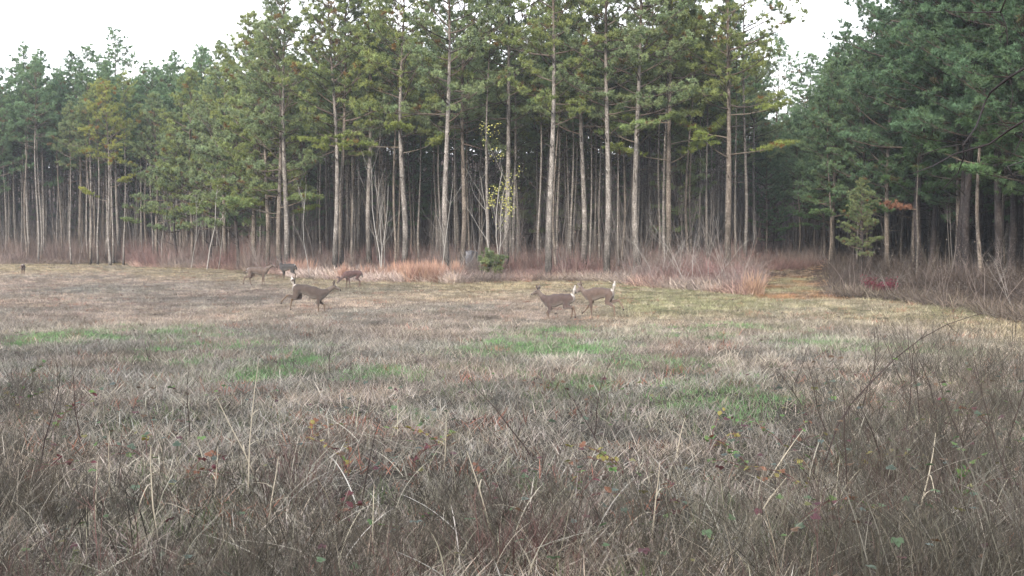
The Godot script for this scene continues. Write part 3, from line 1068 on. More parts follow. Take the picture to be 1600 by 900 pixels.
	part("stems", wood.mesh(M.wood), gb)
	part("foliage", leaf.mesh(M.needles0), gb)
	var cb := thing("crimson_bush", "low bush with crimson leaves at the edge of the right wood", "bush", spot(1378, 45.5), 0.0)
	var tips := []
	for k in 7:
		var gg := Geo.new()
		var a := rng.randf() * TAU
		twig(gg, Vector3(0, -0.05, 0), Vector3(cos(a) * 0.7, 1, sin(a) * 0.7).normalized(), rng.randf_range(0.6, 0.95), 0.012, 1, Color(0.20, 0.10, 0.09), 0.0, tips)
		part("stem", gg.mesh(M.wood), cb)
	var cl := Geo.new()
	cl.flat = true
	for t in tips:
		for k in 26:
			var p: Vector3 = t * rng.randf_range(0.6, 1.0) + Vector3(rng.randf_range(-.14, .14), rng.randf_range(-.16, .1), rng.randf_range(-.14, .14))
			var a := Vector3(rng.randf_range(-1, 1), rng.randf_range(-1, .3), rng.randf_range(-1, 1)).normalized() * 0.08
			var b := a.cross(Vector3(rng.randf_range(-1, 1), rng.randf_range(-1, 1), rng.randf_range(-1, 1))).normalized() * 0.026
			var c := Color(0.17, 0.035, 0.055).lerp(Color(0.10, 0.03, 0.04), rng.randf())
			cl.tri(p, p + a * 0.5 + b, p + a, c)
			cl.tri(p, p + a, p + a * 0.5 - b, c)
	part("leaves", cl.mesh(M.leaf), cb)
	var sn := thing("dead_pine", "thin dead pine with one bough of rust coloured needles", "dead tree", spot(1432, 55), 0.0)
	var tw := Geo.new()
	tw.tube([V(0, -0.2), V(0.05, 2.0), V(-0.05, 4.2), V(0.0, 6.0)], [0.06, 0.05, 0.04, 0.012], 6, [Color(0.24, 0.22, 0.20)])
	part("trunk", tw.mesh(M.bark), sn)
	var bw := Geo.new()
	var bl := Geo.new()
	bl.flat = true
	bough(bw, bl, V(0, 3.75), PI, 0.02, 1.1, 0.025, Color(0.36, 0.13, 0.06), 1.6, Color(0.2, 0.15, 0.12), 0.2, 1.2)
	for k in bl.c.size():
		bl.c[k] = shade(Color(0.21, 0.105, 0.068), 0.8 + 0.4 * fposmod(k * 0.37, 1.0))
	part("bough", bw.mesh(M.wood), sn)
	part("needles", bl.mesh(M.needles0), sn)

	# brush: one object per kind, uncountable
	rng.seed = 51
	var red_m := shrub_mesh(301, 1.2, 12, 1.0, 0.018)
	var tall_m := shrub_mesh(302, 2.0, 8, 0.9, 0.018, 1)
	var pale_m := grass_tuft(303, 34, 0.55, 0.3, 1.2, 0.032, 0.95, 0.6, 3)
	var sedge_m := grass_tuft(304, 46, 0.26, 0.6, 1.35, 0.024, 0.36, 0.25, 3)
	var reds := []; var red_c := []
	var talls := []; var tall_c := []
	var pales := []; var pale_c := []
	var sedges := []; var sedge_c := []
	for k in 26000:
		var px := rng.randf_range(-150, 1800)
		var bl0 := brush_at(px)
		var tl := trees_at(px)
		var d := bl0 + 0.2 + pow(rng.randf(), 1.4) * (tl - bl0 + 30.0)
		var at := spot(px, d)
		if px > 1186 and px < 1296 and d < 76.0: continue
		if (tl - bl0) > 0 and d > tl + 2.0 and rng.randf() < 0.35: continue
		if px > 1290 and d < tl and rng.randf() < 0.45: continue
		var nz := patches.get_noise_2d(at.x * 1.3, at.z * 1.3)
		var edge := clampf(1.0 - (d - bl0) / 7.0, 0.0, 1.0)
		# bleached grass and broomsedge along the front
		if edge > 0.15 and px > 455 and px < 720 and rng.randf() < 0.75:
			if nz > 0.2 or (px > 635 and px < 690 and rng.randf() < .7):
				sedges.append(place(at, rng.randf() * TAU, rng.randf_range(0.8, 1.15))); sedge_c.append(jitter(Color(0.42, 0.27, 0.21), 0.4))
			else:
				pales.append(place(at, rng.randf() * TAU, rng.randf_range(0.45, 1.1))); pale_c.append(jitter(Color(0.60, 0.49, 0.43), 0.5))
			continue
		if edge > 0.2 and rng.randf() < 0.55:
			var c := Color(0.44, 0.32, 0.265) if (nz > -0.02 and px > 200) else Color(0.40, 0.33, 0.28)
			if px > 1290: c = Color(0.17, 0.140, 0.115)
			pales.append(place(at, rng.randf() * TAU, rng.randf_range(0.35, 0.9))); pale_c.append(jitter(c, 0.5))
			continue
		var col := Color(0.235, 0.150, 0.138) if nz > 0.05 else Color(0.235, 0.190, 0.172)
		if px < 200: col = Color(0.23, 0.175, 0.155)
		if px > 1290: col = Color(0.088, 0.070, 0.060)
		var ht := clampf(0.75 + 1.1 * patches.get_noise_2d(at.x * 2.1 + 30, at.z * 2.1), 0.25, 1.3)
		if px > 430 and px < 1000: ht *= 0.62 if d < tl + 1.0 else 1.0
		if d > tl + 1.0 and px < 1180: ht *= 1.35
		if px < 460: ht *= 1.5
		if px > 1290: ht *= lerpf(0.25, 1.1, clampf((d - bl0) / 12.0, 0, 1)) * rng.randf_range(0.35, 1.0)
		if rng.randf() < 0.16:
			talls.append(place(at, rng.randf() * TAU, rng.randf_range(0.6, 1.15), ht)); tall_c.append(jitter(col.lerp(Color(0.22, 0.19, 0.17), 0.5), 0.3))
		else:
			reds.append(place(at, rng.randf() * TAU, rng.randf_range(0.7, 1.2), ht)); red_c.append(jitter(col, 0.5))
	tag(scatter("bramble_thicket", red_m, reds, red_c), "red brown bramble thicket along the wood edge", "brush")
	tag(scatter("tall_brush", tall_m, talls, tall_c), "tall grey brush under the pines", "brush")
	tag(scatter("bleached_grass", pale_m, pales, pale_c), "bleached and russet grass along the front of the brush", "grass")
	tag(scatter("broomsedge", sedge_m, sedges, sedge_c), "orange broomsedge before the pines left of centre", "grass")
	var one := thing("broomsedge_clump", "single upright orange clump of broomsedge at the corner of the grassy turning", "grass clump", spot(1178, 46.5), 0.0)
	for q in 5:
		var b := part("tussock", sedge_m, one, null)
		b.position = Vector3(rng.randf_range(-.25, .25), 0, rng.randf_range(-.2, .2))
		b.rotation.y = q * 1.3
		b.scale = Vector3.ONE * rng.randf_range(0.9, 1.25)
	var sedge_mat := vmat(0.8, 0.5, 0.25)
	sedge_mat.albedo_color = Color(0.42, 0.29, 0.215).linear_to_srgb()
	for b in one.get_children(): b.material_override = sedge_mat

# ---------------------------------------------------------------- deer
func build_deer() -> void:
	var coat := Color(0.108, 0.087, 0.078)
	var spine := [V(-0.42, 0.79), V(-0.12, 0.80), V(0.12, 0.76), V(0.34, 0.74)]
	# 1: doe bounding to the right, rump high, tail flagged
	make_deer({"spine": [V(-0.44, 0.82), V(-0.12, 0.80), V(0.14, 0.70), V(0.36, 0.63)], "neck": [V(0.50, 0.68), V(0.74, 0.84)], "head": V(0.80, 0.88), "muzzle": V(1.02, 0.77), "tail": [V(-0.52, 0.92), V(-0.60, 1.24)], "bush": 1.5,
		"hind": [leg_hind(-0.42, -0.75, 0.35, 0.78), leg_hind(-0.40, -0.25, 0.30, 0.78)], "fore": [leg_fore(0.34, 0.0, -0.03, 0.60, 0.92), leg_fore(0.36, 0.95, 0.9, 0.58, 0.9)]},
		coat, spot(484, far(488)) + V(0, -0.02), 0.12, 0.98, "doe bounding right with raised white tail in the left of the clearing", 0.0125)
	# 2: doe trotting left, in front of the other pair
	make_deer({"spine": [V(-0.42, 0.72), V(-0.12, 0.71), V(0.12, 0.66), V(0.34, 0.62)], "neck": [V(0.48, 0.70), V(0.64, 0.86)], "head": V(0.69, 0.92), "muzzle": V(0.90, 0.83), "tail": [V(-0.50, 0.80), V(-0.58, 1.12)], "bush": 1.1,
		"hind": [leg_hind(-0.38, 0.25, 0.75, 0.70), leg_hind(-0.36, -0.15, 0.7, 0.70)], "fore": [leg_fore(0.34, 0.75, 1.15, 0.58, 0.85), leg_fore(0.30, 0.35, 0.75, 0.58, 0.88)]},
		Color(0.116, 0.088, 0.082), spot(872, far(498)) + V(0, 0.0), PI - 0.40, 0.95, "doe trotting left with folded forelegs, foremost of the right pair", 0.0125)
	# 3: doe following it, face turned to the camera
	make_deer({"spine": [V(-0.40, 0.80), V(-0.12, 0.83), V(0.12, 0.79), V(0.34, 0.74)], "neck": [V(0.46, 0.78, 0.02), V(0.60, 0.88, 0.03)], "head": V(0.64, 0.94, 0.04), "muzzle": V(0.75, 0.80, -0.12), "crest": V(0.25, 1, 0.1), "tail": [V(-0.52, 0.88), V(-0.58, 1.17)], "bush": 1.1,
		"hind": [leg_hind(-0.40, -0.55, 0.5, 0.78), leg_hind(-0.42, -0.2, 0.15, 0.76)], "fore": [leg_fore(0.32, 0.75, 0.1, 0.70), leg_fore(0.28, -0.05, 0.05, 0.69)]},
		Color(0.138, 0.104, 0.090), spot(935, far(493)) + V(0, -0.04), PI - 0.52, 0.98, "doe facing the camera while running left, tail straight up, rear of the right pair", 0.0125)
	# 4: pale legged deer walking right at the wood edge
	make_deer({"spine": spine, "neck": [V(0.45, 0.84), V(0.66, 1.00)], "head": V(0.72, 1.05), "muzzle": V(0.93, 0.97), "tail": [V(-0.55, 0.84), V(-0.66, 0.62)],
		"hind": [leg_hind(-0.42, -0.45, 0.05), leg_hind(-0.38, 0.1, 0.15)], "fore": [leg_fore(0.34, 0.12, 0.0), leg_fore(0.30, -0.1, 0.0)]},
		Color(0.20, 0.155, 0.13), spot(403, far(447)), 0.15, 0.98, "pale deer walking right along the brush at the left", 0.015)
	# 5: dark doe behind it, looking left
	make_deer({"spine": spine, "neck": [V(0.42, 0.88), V(0.52, 1.10)], "head": V(0.56, 1.17), "muzzle": V(0.74, 1.08, 0.08), "tail": [V(-0.54, 0.86), V(-0.63, 0.60)], "bush": 1.1,
		"hind": [leg_hind(-0.42, 0.0, 0.05), leg_hind(-0.40, -0.2, 0.1)], "fore": [leg_fore(0.32, 0.05, 0.0), leg_fore(0.30, -0.1, 0.0)]},
		Color(0.085, 0.080, 0.078), spot(449, far(438)), PI - 0.35, 1.02, "dark grey doe standing before the charred pines, looking left", 0.015)
	# 6: deer feeding at the bleached grass
	make_deer({"spine": spine, "neck": [V(0.48, 0.66), V(0.68, 0.50)], "head": V(0.74, 0.47), "muzzle": V(0.88, 0.28), "crest": V(0.8, 0.6, 0), "tail": [V(-0.55, 0.84), V(-0.62, 0.58)], "bush": 1.1,
		"hind": [leg_hind(-0.42, -0.05, 0.05), leg_hind(-0.40, 0.15, 0.1)], "fore": [leg_fore(0.32, 0.1, 0.0), leg_fore(0.30, -0.2, 0.0)]},
		Color(0.165, 0.105, 0.098), spot(550, far(450)), PI + 0.55, 0.90, "reddish deer with lowered head feeding at the bleached grass", 0.015)
	# 7: far deer at the left edge
	make_deer({"spine": spine, "neck": [V(0.46, 0.70), V(0.64, 0.55)], "head": V(0.70, 0.52), "muzzle": V(0.84, 0.34), "crest": V(0.8, 0.6, 0), "tail": [V(-0.55, 0.84), V(-0.62, 0.60)],
		"hind": [leg_hind(-0.42, 0.0, 0.05), leg_hind(-0.40, 0.1, 0.1)], "fore": [leg_fore(0.32, 0.05, 0.0), leg_fore(0.30, -0.1, 0.0)]},
		Color(0.075, 0.050, 0.044), spot(36, far(429)), PI / 2 + 0.35, 0.78, "small dark deer far off at the left edge of the clearing", 0.018)

# ---------------------------------------------------------------- the mown field
func build_field() -> void:
	rng.seed = 61
	var A := [grass_tuft(401, 34, 0.34, 0.06, 0.24, 0.010, 1.45, 0.3, 2), grass_tuft(402, 30, 0.30, 0.08, 0.30, 0.011, 1.1, 0.35, 2)]
	var G := grass_tuft(403, 46, 0.30, 0.06, 0.17, 0.010, 0.8, 0.3, 2)
	var where := [[], []]
	var cols := [[], []]
	var gw := []; var gc := []
	var dz := 4.0
	while dz < 104.0:
		var step := 0.16 + dz * 0.0040
		var half := dz * 0.56 + 4.0
		var n := int(2.0 * half / step)
		for k in n:
			var x := rng.randf_range(-half, half)
			var z := -(dz + rng.randf() * step)
			var px := bearing(x, z)
			if -z > brush_at(px) + 1.5 and not (px > 1180 and px < 1300): continue
			var at := Vector3(x, ground(x, z), z)
			var g := green_at(x, z)
			if rng.randf() < g * 0.74:
				gw.append(place(at, rng.randf() * TAU, rng.randf_range(0.7, 1.2)))
				gc.append(jitter(Color(0.175, 0.300, 0.130), 0.4))
				continue
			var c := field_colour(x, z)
			c = c.lerp(Color(0.42, 0.36, 0.30), maxf(0.0, rng.randf_range(-0.9, 0.75)))
			if rng.randf() < 0.07: c = Color(0.10, 0.075, 0.065)
			if rng.randf() < 0.03: c = Color(0.30, 0.13, 0.09)
			var w := 0 if rng.randf() < 0.6 else 1
			where[w].append(place(at, rng.randf() * TAU, rng.randf_range(0.7, 1.35) * (0.75 if dz > 30 else 1.0)))
			cols[w].append(jitter(shade(c, 1.1), 0.5))
		dz += step
	tag(scatter("mown_grass", A[0], where[0], cols[0]), "mown dead grass lying over the clearing", "grass")
	tag(scatter("dry_grass", A[1], where[1], cols[1]), "short dry grass standing in the clearing", "grass")
	tag(scatter("green_grass", G, gw, gc), "green flushes of young grass in the clearing", "grass")
	# dark clods and litter
	var clod := Geo.new()
	for r in 4:
		for k in 7:
			var a0 := TAU * k / 7.0
			var a1 := TAU * (k + 1) / 7.0
			var f := func(t: int, a: float) -> Vector3:
				var q := t / 4.0 * PI / 2
				return Vector3(cos(a) * cos(q) * (1 + 0.25 * sin(a * 3)), sin(q) * 0.55, sin(a) * cos(q) * 0.8)
			clod.tri(f.call(r, a0), f.call(r, a1), f.call(r + 1, a0), Color(1, 1, 1))
			clod.tri(f.call(r, a1), f.call(r + 1, a1), f.call(r + 1, a0), Color(1, 1, 1))
	var cw := []; var cc := []
	for k in 900:
		var d := rng.randf_range(9, 55)
		var px := rng.randf_range(-60, 1660)
		if d > brush_at(px) - 1.0: continue
		cw.append(place(spot(px, d), rng.randf() * TAU, rng.randf_range(0.03, 0.075)))
		cc.append(jitter(Color(0.075, 0.055, 0.048), 0.4))
	tag(scatter("clods", clod.mesh(M.wood), cw, cc), "dark clods of earth scattered in the grass", "earth")

# ---------------------------------------------------------------- weeds close to the camera
func build_foreground() -> void:
	rng.seed = 71
	var T := [grass_tuft(501, 26, 0.30, 0.15, 0.55, 0.007, 1.35, 0.6, 4), grass_tuft(502, 16, 0.24, 0.30, 0.85, 0.006, 0.9, 0.6, 4), shrub_mesh(503, 0.65, 13, 0.45, 0.007)]
	var sp := [[], [], []]
	var co := [[], [], []]
	for k in 15000:
		var px := rng.randf_range(-250, 1850)
		var d := lerpf(4.5, 30.0, pow(rng.randf(), 1.35))
		var at := spot(px, d)
		var side := smoothstep(1150.0, 1560.0, px)
		var reach := lerpf(13.0, 25.0, side) + 3.5 * patches.get_noise_2d(at.x * 2.0, at.z * 2.0)
		if px < 120: reach = maxf(reach, 15.0)
		var keep := (1.0 - smoothstep(reach * 0.45, reach, d)) * clampf(0.55 + 1.5 * patches.get_noise_2d(at.x * 4.0 - 40, at.z * 4.0), 0.12, 1.0)
		if rng.randf() > keep + 0.015: continue
		var tall := lerpf(1.0, 0.45, smoothstep(8.0, reach, d))
		var w := 0
		var u := rng.randf()
		var nz := patches.get_noise_2d(at.x * 3.0 + 90, at.z * 3.0)
		var c := Color(0.185, 0.168, 0.132)
		if u < 0.42: w = 0
		elif u < 0.56:
			w = 1
			c = Color(0.37, 0.335, 0.265)
		else:
			w = 2
			c = Color(0.082, 0.070, 0.056)
			if nz > 0.2: c = Color(0.12, 0.072, 0.066)
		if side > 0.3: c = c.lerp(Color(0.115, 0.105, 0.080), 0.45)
		sp[w].append(place(at, rng.randf() * TAU, rng.randf_range(0.6, 1.15) * tall, rng.randf_range(0.7, 1.2), rng.randf_range(-0.2, 0.2)))
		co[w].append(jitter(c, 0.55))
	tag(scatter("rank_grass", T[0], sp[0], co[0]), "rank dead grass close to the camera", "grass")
	tag(scatter("straw_grass", T[1], sp[1], co[1]), "taller straw coloured grass close to the camera", "grass")
	tag(scatter("weed_stems", T[2], sp[2], co[2]), "tangled brown weed stems close to the camera", "weeds")

	# dark tangle of dead weeds that climbs up the right side
	var dark_m := shrub_mesh(505, 1.15, 11, 0.6, 0.010)
	var dw := []; var dc := []
	for k in 3000:
		var px := rng.randf_range(-120, 1850)
		var d := lerpf(6.0, 27.0, pow(rng.randf(), 1.2))
		var side := smoothstep(1120.0, 1500.0, px) + (0.5 if px < 90 else 0.0)
		var reach := lerpf(8.5, 25.0, clampf(side, 0, 1))
		if d > reach or rng.randf() > 0.18 + 0.82 * side: continue
		var at := spot(px, d)
		if patches.get_noise_2d(at.x * 2.6 - 70, at.z * 2.6) < 0.02: continue
		dw.append(place(at, rng.randf() * TAU, rng.randf_range(0.5, 1.1), rng.randf_range(0.6, 1.1)))
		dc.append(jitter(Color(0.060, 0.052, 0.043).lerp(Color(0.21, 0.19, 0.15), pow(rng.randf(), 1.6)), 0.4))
	tag(scatter("dark_weeds", dark_m, dw, dc), "dark tangle of dead weeds along the right side of the near grass", "weeds")
	# long bent straws lying through the rank grass
	var arcs := grass_tuft(504, 5, 0.25, 0.5, 1.15, 0.011, 1.3, 0.75, 6)
	var aw := []; var ac := []
	for k in 330:
		var px := rng.randf_range(-200, 1800)
		var d := lerpf(5.0, 13.0, rng.randf())
		if patches.get_noise_2d(px * 0.011, d * 1.3) < -0.08: continue
		aw.append(place(spot(px, d), rng.randf() * TAU, rng.randf_range(0.6, 1.1)))
		ac.append(jitter(Color(0.40, 0.365, 0.305), 0.45))
	tag(scatter("bent_straw", arcs, aw, ac), "pale bent straws lying through the near grass", "grass")
	# small leaves of creepers too many to count
	var small := ellipse_leaf(0.055, 0.038, Color(1, 1, 1), 3)
	var sw := []; var sc := []
	for k in 1300:
		var px := rng.randf_range(-200, 1800)
		var d := lerpf(5.0, 17.0, pow(rng.randf(), 0.8))
		var at := spot(px, d)
		if patches.get_noise_2d(at.x * 4.5 + 20, at.z * 4.5) < 0.0 and not (px > 1150 and rng.randf() < 0.8): continue
		if px > 1180 and rng.randf() < 0.5: at.y += 0.25
		at.y += rng.randf_range(0.08, 0.45) * (1.0 if d < 13.0 else 0.6)
		sw.append(place(at, rng.randf() * TAU, rng.randf_range(0.6, 1.3), 1.0, rng.randf_range(-0.9, 0.7)))
		sc.append(jitter([Color(0.10, 0.15, 0.075), Color(0.085, 0.115, 0.08), Color(0.10, 0.165, 0.05), Color(0.16, 0.15, 0.06), Color(0.13, 0.08, 0.05), Color(0.09, 0.035, 0.04), Color(0.085, 0.105, 0.09)][rng.randi() % 7], 0.3))
	tag(scatter("creeper_leaves", small, sw, sc), "small green and russet creeper leaves through the near grass", "leaves")

	# winter green blades low among the dead grass
	var gt := grass_tuft(506, 18, 0.16, 0.08, 0.28, 0.008, 0.8, 0.4, 3)
	var gw := []; var gc := []
	for k in 900:
		var at := spot(rng.randf_range(-200, 1800), lerpf(5.0, 20.0, rng.randf()))
		if patches.get_noise_2d(at.x * 3.4 + 10, at.z * 3.4 + 60) < 0.05: continue
		gw.append(place(at, rng.randf() * TAU, rng.randf_range(0.6, 1.2)))
		gc.append(jitter(Color(0.125, 0.170, 0.075), 0.35))
	tag(scatter("winter_grass", gt, gw, gc), "winter green blades low in the near dead grass", "grass")

	# leaves that can be picked out
	var lc := [Color(0.085, 0.18, 0.045), Color(0.12, 0.19, 0.05), Color(0.26, 0.22, 0.06), Color(0.20, 0.09, 0.05), Color(0.12, 0.035, 0.040), Color(0.085, 0.115, 0.08)]
	for c in lc: leaf_kinds.append([ellipse_leaf(0.065, 0.045, c), ellipse_leaf(0.05, 0.034, c, 3)])

	# dead weeds: [column of foot, row of foot, height, lean, look, label]
	var weeds := [
		[840, 722, 1.05, -0.55, 0, "dark forked weed stalk leaning left in the middle of the near grass"],
		[925, 690, 0.95, 0.10, 0, "dark upright weed stalk with a forked top right of the leaning one"],
		[948, 715, 0.80, -0.5, 0, "thin dark stalk leaning across the foot of the upright forked one"],
		[515, 590, 0.62, 0.05, 0, "lone dark stalk at the right end of the bright green patch"],
		[382, 780, 1.35, 0.02, 1, "tall pale straw stalk with a bent top left of the middle"],
		[402, 760, 1.05, -0.25, 1, "pale stalk crossing behind the tall straw one"],
		[330, 780, 0.55, 0.05, 1, "short pale broken straw left of the tall straw stalk"],
		[165, 780, 0.70, 0.0, 1, "pale cut straw with a white tip at the lower left"],
		[140, 830, 0.60, 0.05, 1, "pale cut straw left of the white tipped one"],
		[120, 700, 0.95, 0.02, 0, "thin dark weed at the left among the brambles"],
		[415, 830, 0.65, 0.05, 1, "pale thick straw standing below the tall straw stalk"],
		[560, 800, 0.75, 0.0, 0, "dark weed right of the fallen straws"],
		[770, 850, 0.80, -0.2, 1, "long pale straw leaning left at the bottom middle"],
		[690, 740, 0.60, 0.1, 1, "pale straw in front of the leaning forked weed"],
		[1195, 760, 0.75, 0.55, 1, "broad pale reed leaning right beside the green leaves"],
		[1160, 840, 0.65, 0.6, 1, "pale bent reed below the broad leaning one"],
		[1055, 720, 0.55, 0.3, 1, "short pale straw leaning right, right of the upright forked weed"],
		[1418, 620, 0.95, -0.1, 0, "dark upright twig crossing the long arching cane"],
		[1468, 660, 1.00, -0.3, 0, "dark twig leaning left below the tip of the long arching cane"],
		[1365, 600, 0.75, 0.15, 0, "dark twig left of the long arching cane, with a forked top"],
		[1490, 560, 0.60, 0.02, 0, "short dark twig standing under the tip of the arching cane"],
		[1300, 690, 0.85, -0.35, 0, "dark branching weed at the foot of the arching cane"],
		[1260, 640, 0.70, -0.5, 0, "dark weed leaning left before the green strip"],
		[1390, 760, 0.80, 0.05, 0, "dark branching weed among the brambles at the right"],
		[1520, 750, 0.95, 0.0, 0, "dark upright weed in the rank growth at the right"],
		[1570, 720, 1.0, 0.1, 0, "dark weed nearest the right edge"],
		[1430, 840, 0.9, 0.3, 1, "long pale straw leaning right at the lower right"],
		[1020, 850, 0.7, 0.05, 1, "pale straw at the bottom, right of the middle"],
		[240, 850, 0.8, -0.1, 1, "pale straw at the bottom left"],
		[1345, 655, 0.95, 0.25, 0, "forked dark weed leaning right over the lower part of the long arching cane"],
		[1412, 700, 1.25, 0.12, 0, "tallest dark forked weed, its top crossing the long arching cane"],
		[1455, 720, 1.2, -0.35, 0, "dark weed leaning left through the middle of the long arching cane"],
		[1540, 640, 0.85, -0.15, 0, "dark twiggy weed right of the tip of the long arching cane"],
		[1240, 610, 0.7, 0.3, 0, "slender dark weed beside the right end of the green strip"],
		[1375, 560, 0.7, -0.1, 0, "farthest dark weed in front of the crimson bush"],
		[1330, 800, 1.0, -0.2, 0, "dark weed below the foot of the long arching cane"],
		[1600, 790, 1.1, -0.2, 0, "dark weed cut by the right edge of the photo"],
		[290, 690, 0.7, 0.1, 0, "small dark weed below the left green flush"],
		[45, 760, 1.0, 0.1, 0, "dark weed nearest the left edge"],
	]
	for w in weeds:
		var o := thing("dead_weed", w[5], "weed", spot(w[0], far(w[1])), 0.0, "dead weed stalks in the near grass")
		var g := Geo.new()
		var d := Vector3(sin(w[3]), cos(w[3]), rng.randf_range(-0.15, 0.15)).normalized()
		if w[4] == 0:
			var tips := []
			twig(g, Vector3(0, -0.05, 0), d, w[2] * 1.25, 0.0085, 2, Color(0.058, 0.044, 0.040), 0.15, tips)
			part("stalk", g.mesh(M.wood), o)
		else:
			var q := [Vector3(0, -0.05, 0)]
			var rr := [0.0085]
			for k in 5:
				d = (d + Vector3(rng.randf_range(-.07, .07), -0.02, rng.randf_range(-.07, .07))).normalized()
				q.append(q[-1] + d * w[2] / 5.0)
				rr.append(0.0085 - 0.0011 * (k + 1))
			g.tube(q, rr, 5, [Color(0.46, 0.40, 0.31)], 0.2, rng)
			part("stalk", g.mesh(M.wood), o)
			for k in 2:
				var b := Geo.new()
				b.flat = true
				var a := rng.randf() * TAU
				b.blade(q[2 + k], Vector3(cos(a), 0.7, sin(a)).normalized(), Vector3(cos(a), -1.3, sin(a)) * 0.6, 0.35, 0.012, Vector3(-sin(a), 0, cos(a)), Color(0.42, 0.36, 0.27), 5)
				part("blade", b.mesh(M.straw), o)

	# brambles: [column, row, length, heading, rise, leaves, label]
	var brs := [
		[1286, 739, 2.35, 0.0, 0.62, 3, "longest arching bramble cane reaching right across the clearing"],
		[1180, 735, 0.9, 2.6, 1.0, 7, "bramble with bright green leaves beside the broad leaning reed"],
		[1110, 700, 0.8, 0.6, 1.1, 6, "bramble with yellow green leaves left of the broad leaning reed"],
		[1235, 700, 0.85, 1.3, 1.2, 7, "bramble with mixed leaves below the green strip at the right"],
		[1275, 770, 0.9, 2.9, 1.0, 6, "low bramble with ochre leaves below the arching cane"],
		[1345, 740, 0.8, 0.2, 1.1, 6, "bramble with grey green leaves right of the ochre one"],
		[1405, 810, 0.7, 2.8, 0.9, 6, "low bramble with green leaves near the lower right"],
		[1500, 790, 0.8, 0.4, 1.1, 8, "bramble with bright green leaves near the right edge"],
		[1560, 690, 0.9, 2.7, 1.2, 5, "bramble at the right edge below the tangled bush"],
		[980, 740, 0.75, 2.9, 1.0, 7, "bramble with yellow leaves right of the upright forked weed"],
		[900, 790, 0.7, 0.3, 0.9, 6, "low dull green bramble in the bottom middle"],
		[1015, 820, 0.7, 0.0, 1.0, 6, "reddish bramble at the bottom, right of the middle"],
		[690, 700, 0.7, 2.5, 0.9, 6, "bramble with yellow green leaves before the leaning forked weed"],
		[640, 730, 0.65, 0.4, 1.0, 5, "russet bramble in the middle of the near grass"],
		[545, 745, 0.7, 2.2, 1.1, 6, "bramble with ochre leaves right of the dark near weed"],
		[480, 690, 0.55, 0.7, 1.0, 5, "small bramble with yellow leaves above the tall straw stalk"],
		[280, 760, 0.8, 0.3, 0.9, 6, "dark red bramble left of the tall straw stalk"],
		[225, 720, 0.7, 2.8, 0.9, 5, "orange leaved bramble at the left"],
		[75, 680, 0.9, 0.5, 1.2, 8, "tall leafy bramble near the left edge"],
		[25, 640, 0.9, 1.2, 1.3, 9, "dense leafy bramble cut by the left edge"],
		[15, 770, 0.8, 0.8, 1.1, 6, "low bramble with a few red leaves at the left edge"],
		[510, 820, 0.6, 0.2, 0.9, 5, "wine red bramble at the bottom left of middle"],
		[650, 845, 0.6, 2.6, 0.9, 6, "green bramble at the bottom middle left"],
		[1230, 845, 0.7, 0.3, 0.9, 6, "wine red bramble at the bottom right of middle"],
		[770, 800, 0.7, 1.8, 0.9, 4, "reddish leafless looking bramble at the bottom middle"],
	]
	for b in brs:
		var o := thing("bramble", b[6], "bramble", spot(b[0], far(b[1])), 0.0, "brambles in the near grass")
		var big: bool = b[2] > 2.0
		if big:
			var q := []
			var rr := []
			var foot := o.position
			for k in [[1286, 730, 10.8], [1312, 668, 10.9], [1332, 634, 11.0], [1362, 600, 11.1], [1400, 562, 11.3], [1440, 530, 11.5], [1482, 507, 11.7], [1512, 497, 11.8], [1538, 489, 11.9]]:
				q.append(Vector3((k[0] - 800.0) / FOCAL * k[2], EYE - (k[1] - HORIZON) / FOCAL * k[2], -k[2]) - foot)
				rr.append(0.0095 - 0.0008 * rr.size())
			q[0] = Vector3(0, -0.04, 0)
			var g := Geo.new()
			g.tube(q, rr, 6, [Color(0.055, 0.042, 0.038)], 0.2, rng)
			part("cane", g.mesh(M.wood), o)
			for k in 5:
				var sg := Geo.new()
				twig(sg, q[2 + k], Vector3(rng.randf_range(-.5, .5), rng.randf_range(-1, 1), 0.2).normalized(), rng.randf_range(0.12, 0.3), 0.005, 0, Color(0.06, 0.045, 0.04), 0.0, [])
				part("twig", sg.mesh(M.wood), o)
			for k in 3:
				var l := part("leaf", leaf_kinds[1][k % 2], o)
				l.position = q[2 + k * 2]
				l.rotation = Vector3(-0.4, k * 2.0, 0.2)
			continue
		for s in (1 if big else 3):
			var g := Geo.new()
			var head: float = b[3] + (0.0 if big else rng.randf_range(-1.4, 1.4))
			var el: float = b[4] * (1.0 if big else rng.randf_range(0.7, 1.2))
			var len: float = b[2] * (1.0 if s == 0 else rng.randf_range(0.5, 0.9))
			var q := [Vector3(0, -0.04, 0)]
			var rr := [0.007]
			for k in 9:
				var d := Vector3(cos(head) * cos(el), sin(el), -sin(head) * cos(el) * 0.8).normalized()
				q.append(q[-1] + d * len / 9.0 + Vector3(rng.randf_range(-.012, .012), rng.randf_range(-.01, .01), rng.randf_range(-.012, .012)))
				rr.append(0.007 - 0.0006 * (k + 1))
				el -= (0.058 if big else 0.13)
			g.tube(q, rr, 5, [Color(0.13, 0.070, 0.062) if not big else Color(0.075, 0.055, 0.050)], 0.2, rng)
			part("cane", g.mesh(M.wood), o)
			var nl: int = int(b[5] * 1.6) if s == 0 else b[5]
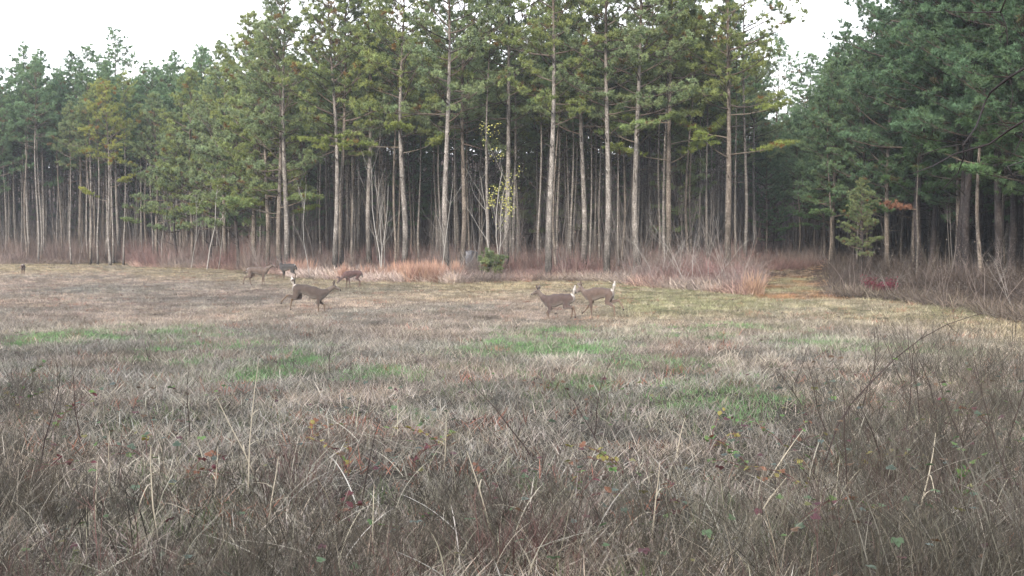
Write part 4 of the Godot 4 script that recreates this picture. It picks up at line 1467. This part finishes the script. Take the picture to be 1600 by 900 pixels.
			for k in nl:
				var pick: int = [0, 0, 1, 1, 2, 3, 4, 5][rng.randi() % 8]
				if "red" in b[6] or "wine" in b[6] or "russet" in b[6]: pick = [4, 4, 3][rng.randi() % 3]
				elif "yellow" in b[6] or "ochre" in b[6]: pick = [2, 1, 2, 3][rng.randi() % 4]
				elif "bright green" in b[6]: pick = [0, 0, 1][rng.randi() % 3]
				elif "grey green" in b[6]: pick = 5
				var l := part("leaf", leaf_kinds[pick][rng.randi() % 2], o)
				l.position = q[rng.randi_range(2, 9)]
				l.rotation = Vector3(rng.randf_range(-0.9, 0.6), rng.randf() * TAU, rng.randf_range(-0.5, 0.5))
				l.scale = Vector3.ONE * rng.randf_range(0.8, 1.5)

	# the bare tree just beyond the right edge, whose limbs hang into the picture
	var dd := 9.0
	var base := Vector3(5.35, 0, -dd)
	var t := thing("bare_tree", "bare dark tree hanging its limbs in at the upper right", "tree", base, 0.0)
	var pt := func(px: float, row: float, near := 0.0) -> Vector3:
		var k: float = dd - near
		return Vector3((px - 800.0) / FOCAL * k, EYE + (HORIZON - row) / FOCAL * k, -k) - base
	var dark := Color(0.035, 0.030, 0.032)
	var tg := Geo.new()
	tg.tube([Vector3(0, -0.2, 0), Vector3(0.03, 1.5, 0.02), Vector3(-0.02, 3.0, 0.0), Vector3(-0.06, 4.2, 0.03), Vector3(0.0, 5.6, 0.05), Vector3(0.1, 7.5, 0.1)], [0.085, 0.07, 0.06, 0.05, 0.035, 0.01], 8, [Color(0.10, 0.09, 0.085)], 0.15, rng)
	part("trunk", tg.mesh(M.bark), t)
	var limbs := [
		[[[1775, 120], [1690, 160], [1600, 187], [1574, 203], [1542, 226], [1487, 242], [1455, 260], [1423, 272]], 0.018],
		[[[1780, 40], [1690, 75], [1600, 105], [1571, 123], [1542, 146], [1533, 164], [1521, 199], [1501, 228], [1503, 246], [1494, 271], [1471, 296]], 0.016],
		[[[1775, -110], [1650, -95], [1585, -45], [1564, 0], [1555, 23], [1510, 24], [1471, 22]], 0.014],
		[[[1555, 23], [1565, 46], [1567, 73]], 0.006],
		[[[1501, 226], [1471, 231], [1432, 245]], 0.006],
		[[[1577, 201], [1553, 194], [1530, 197]], 0.006],
		[[[1780, 240], [1690, 240], [1600, 251], [1571, 261], [1578, 274], [1605, 276]], 0.010],
		[[[1571, 123], [1577, 150], [1574, 172]], 0.004],
		[[[1640, 172], [1600, 177], [1565, 178]], 0.005],
		[[[1596, 195], [1590, 220], [1580, 242]], 0.005],
	]
	for l in limbs:
		var g := Geo.new()
		var q := []
		var rr := []
		var n: int = l[0].size()
		for k in n:
			q.append(pt.call(l[0][k][0], l[0][k][1], 0.25 * sin(k * 1.3 + l[1] * 300.0) * clampf(2000.0 - l[0][k][0], 0, 300) / 300.0 if n > 4 else 0.0))
			rr.append(lerpf(l[1] * 0.8, 0.004, float(k) / (n - 1)))
		if n > 5: q[0] = Vector3(-0.02, q[0].y, 0.0)
		g.tube(q, rr, 6, [dark], 0.15, rng)
		part("limb", g.mesh(M.wood), t)
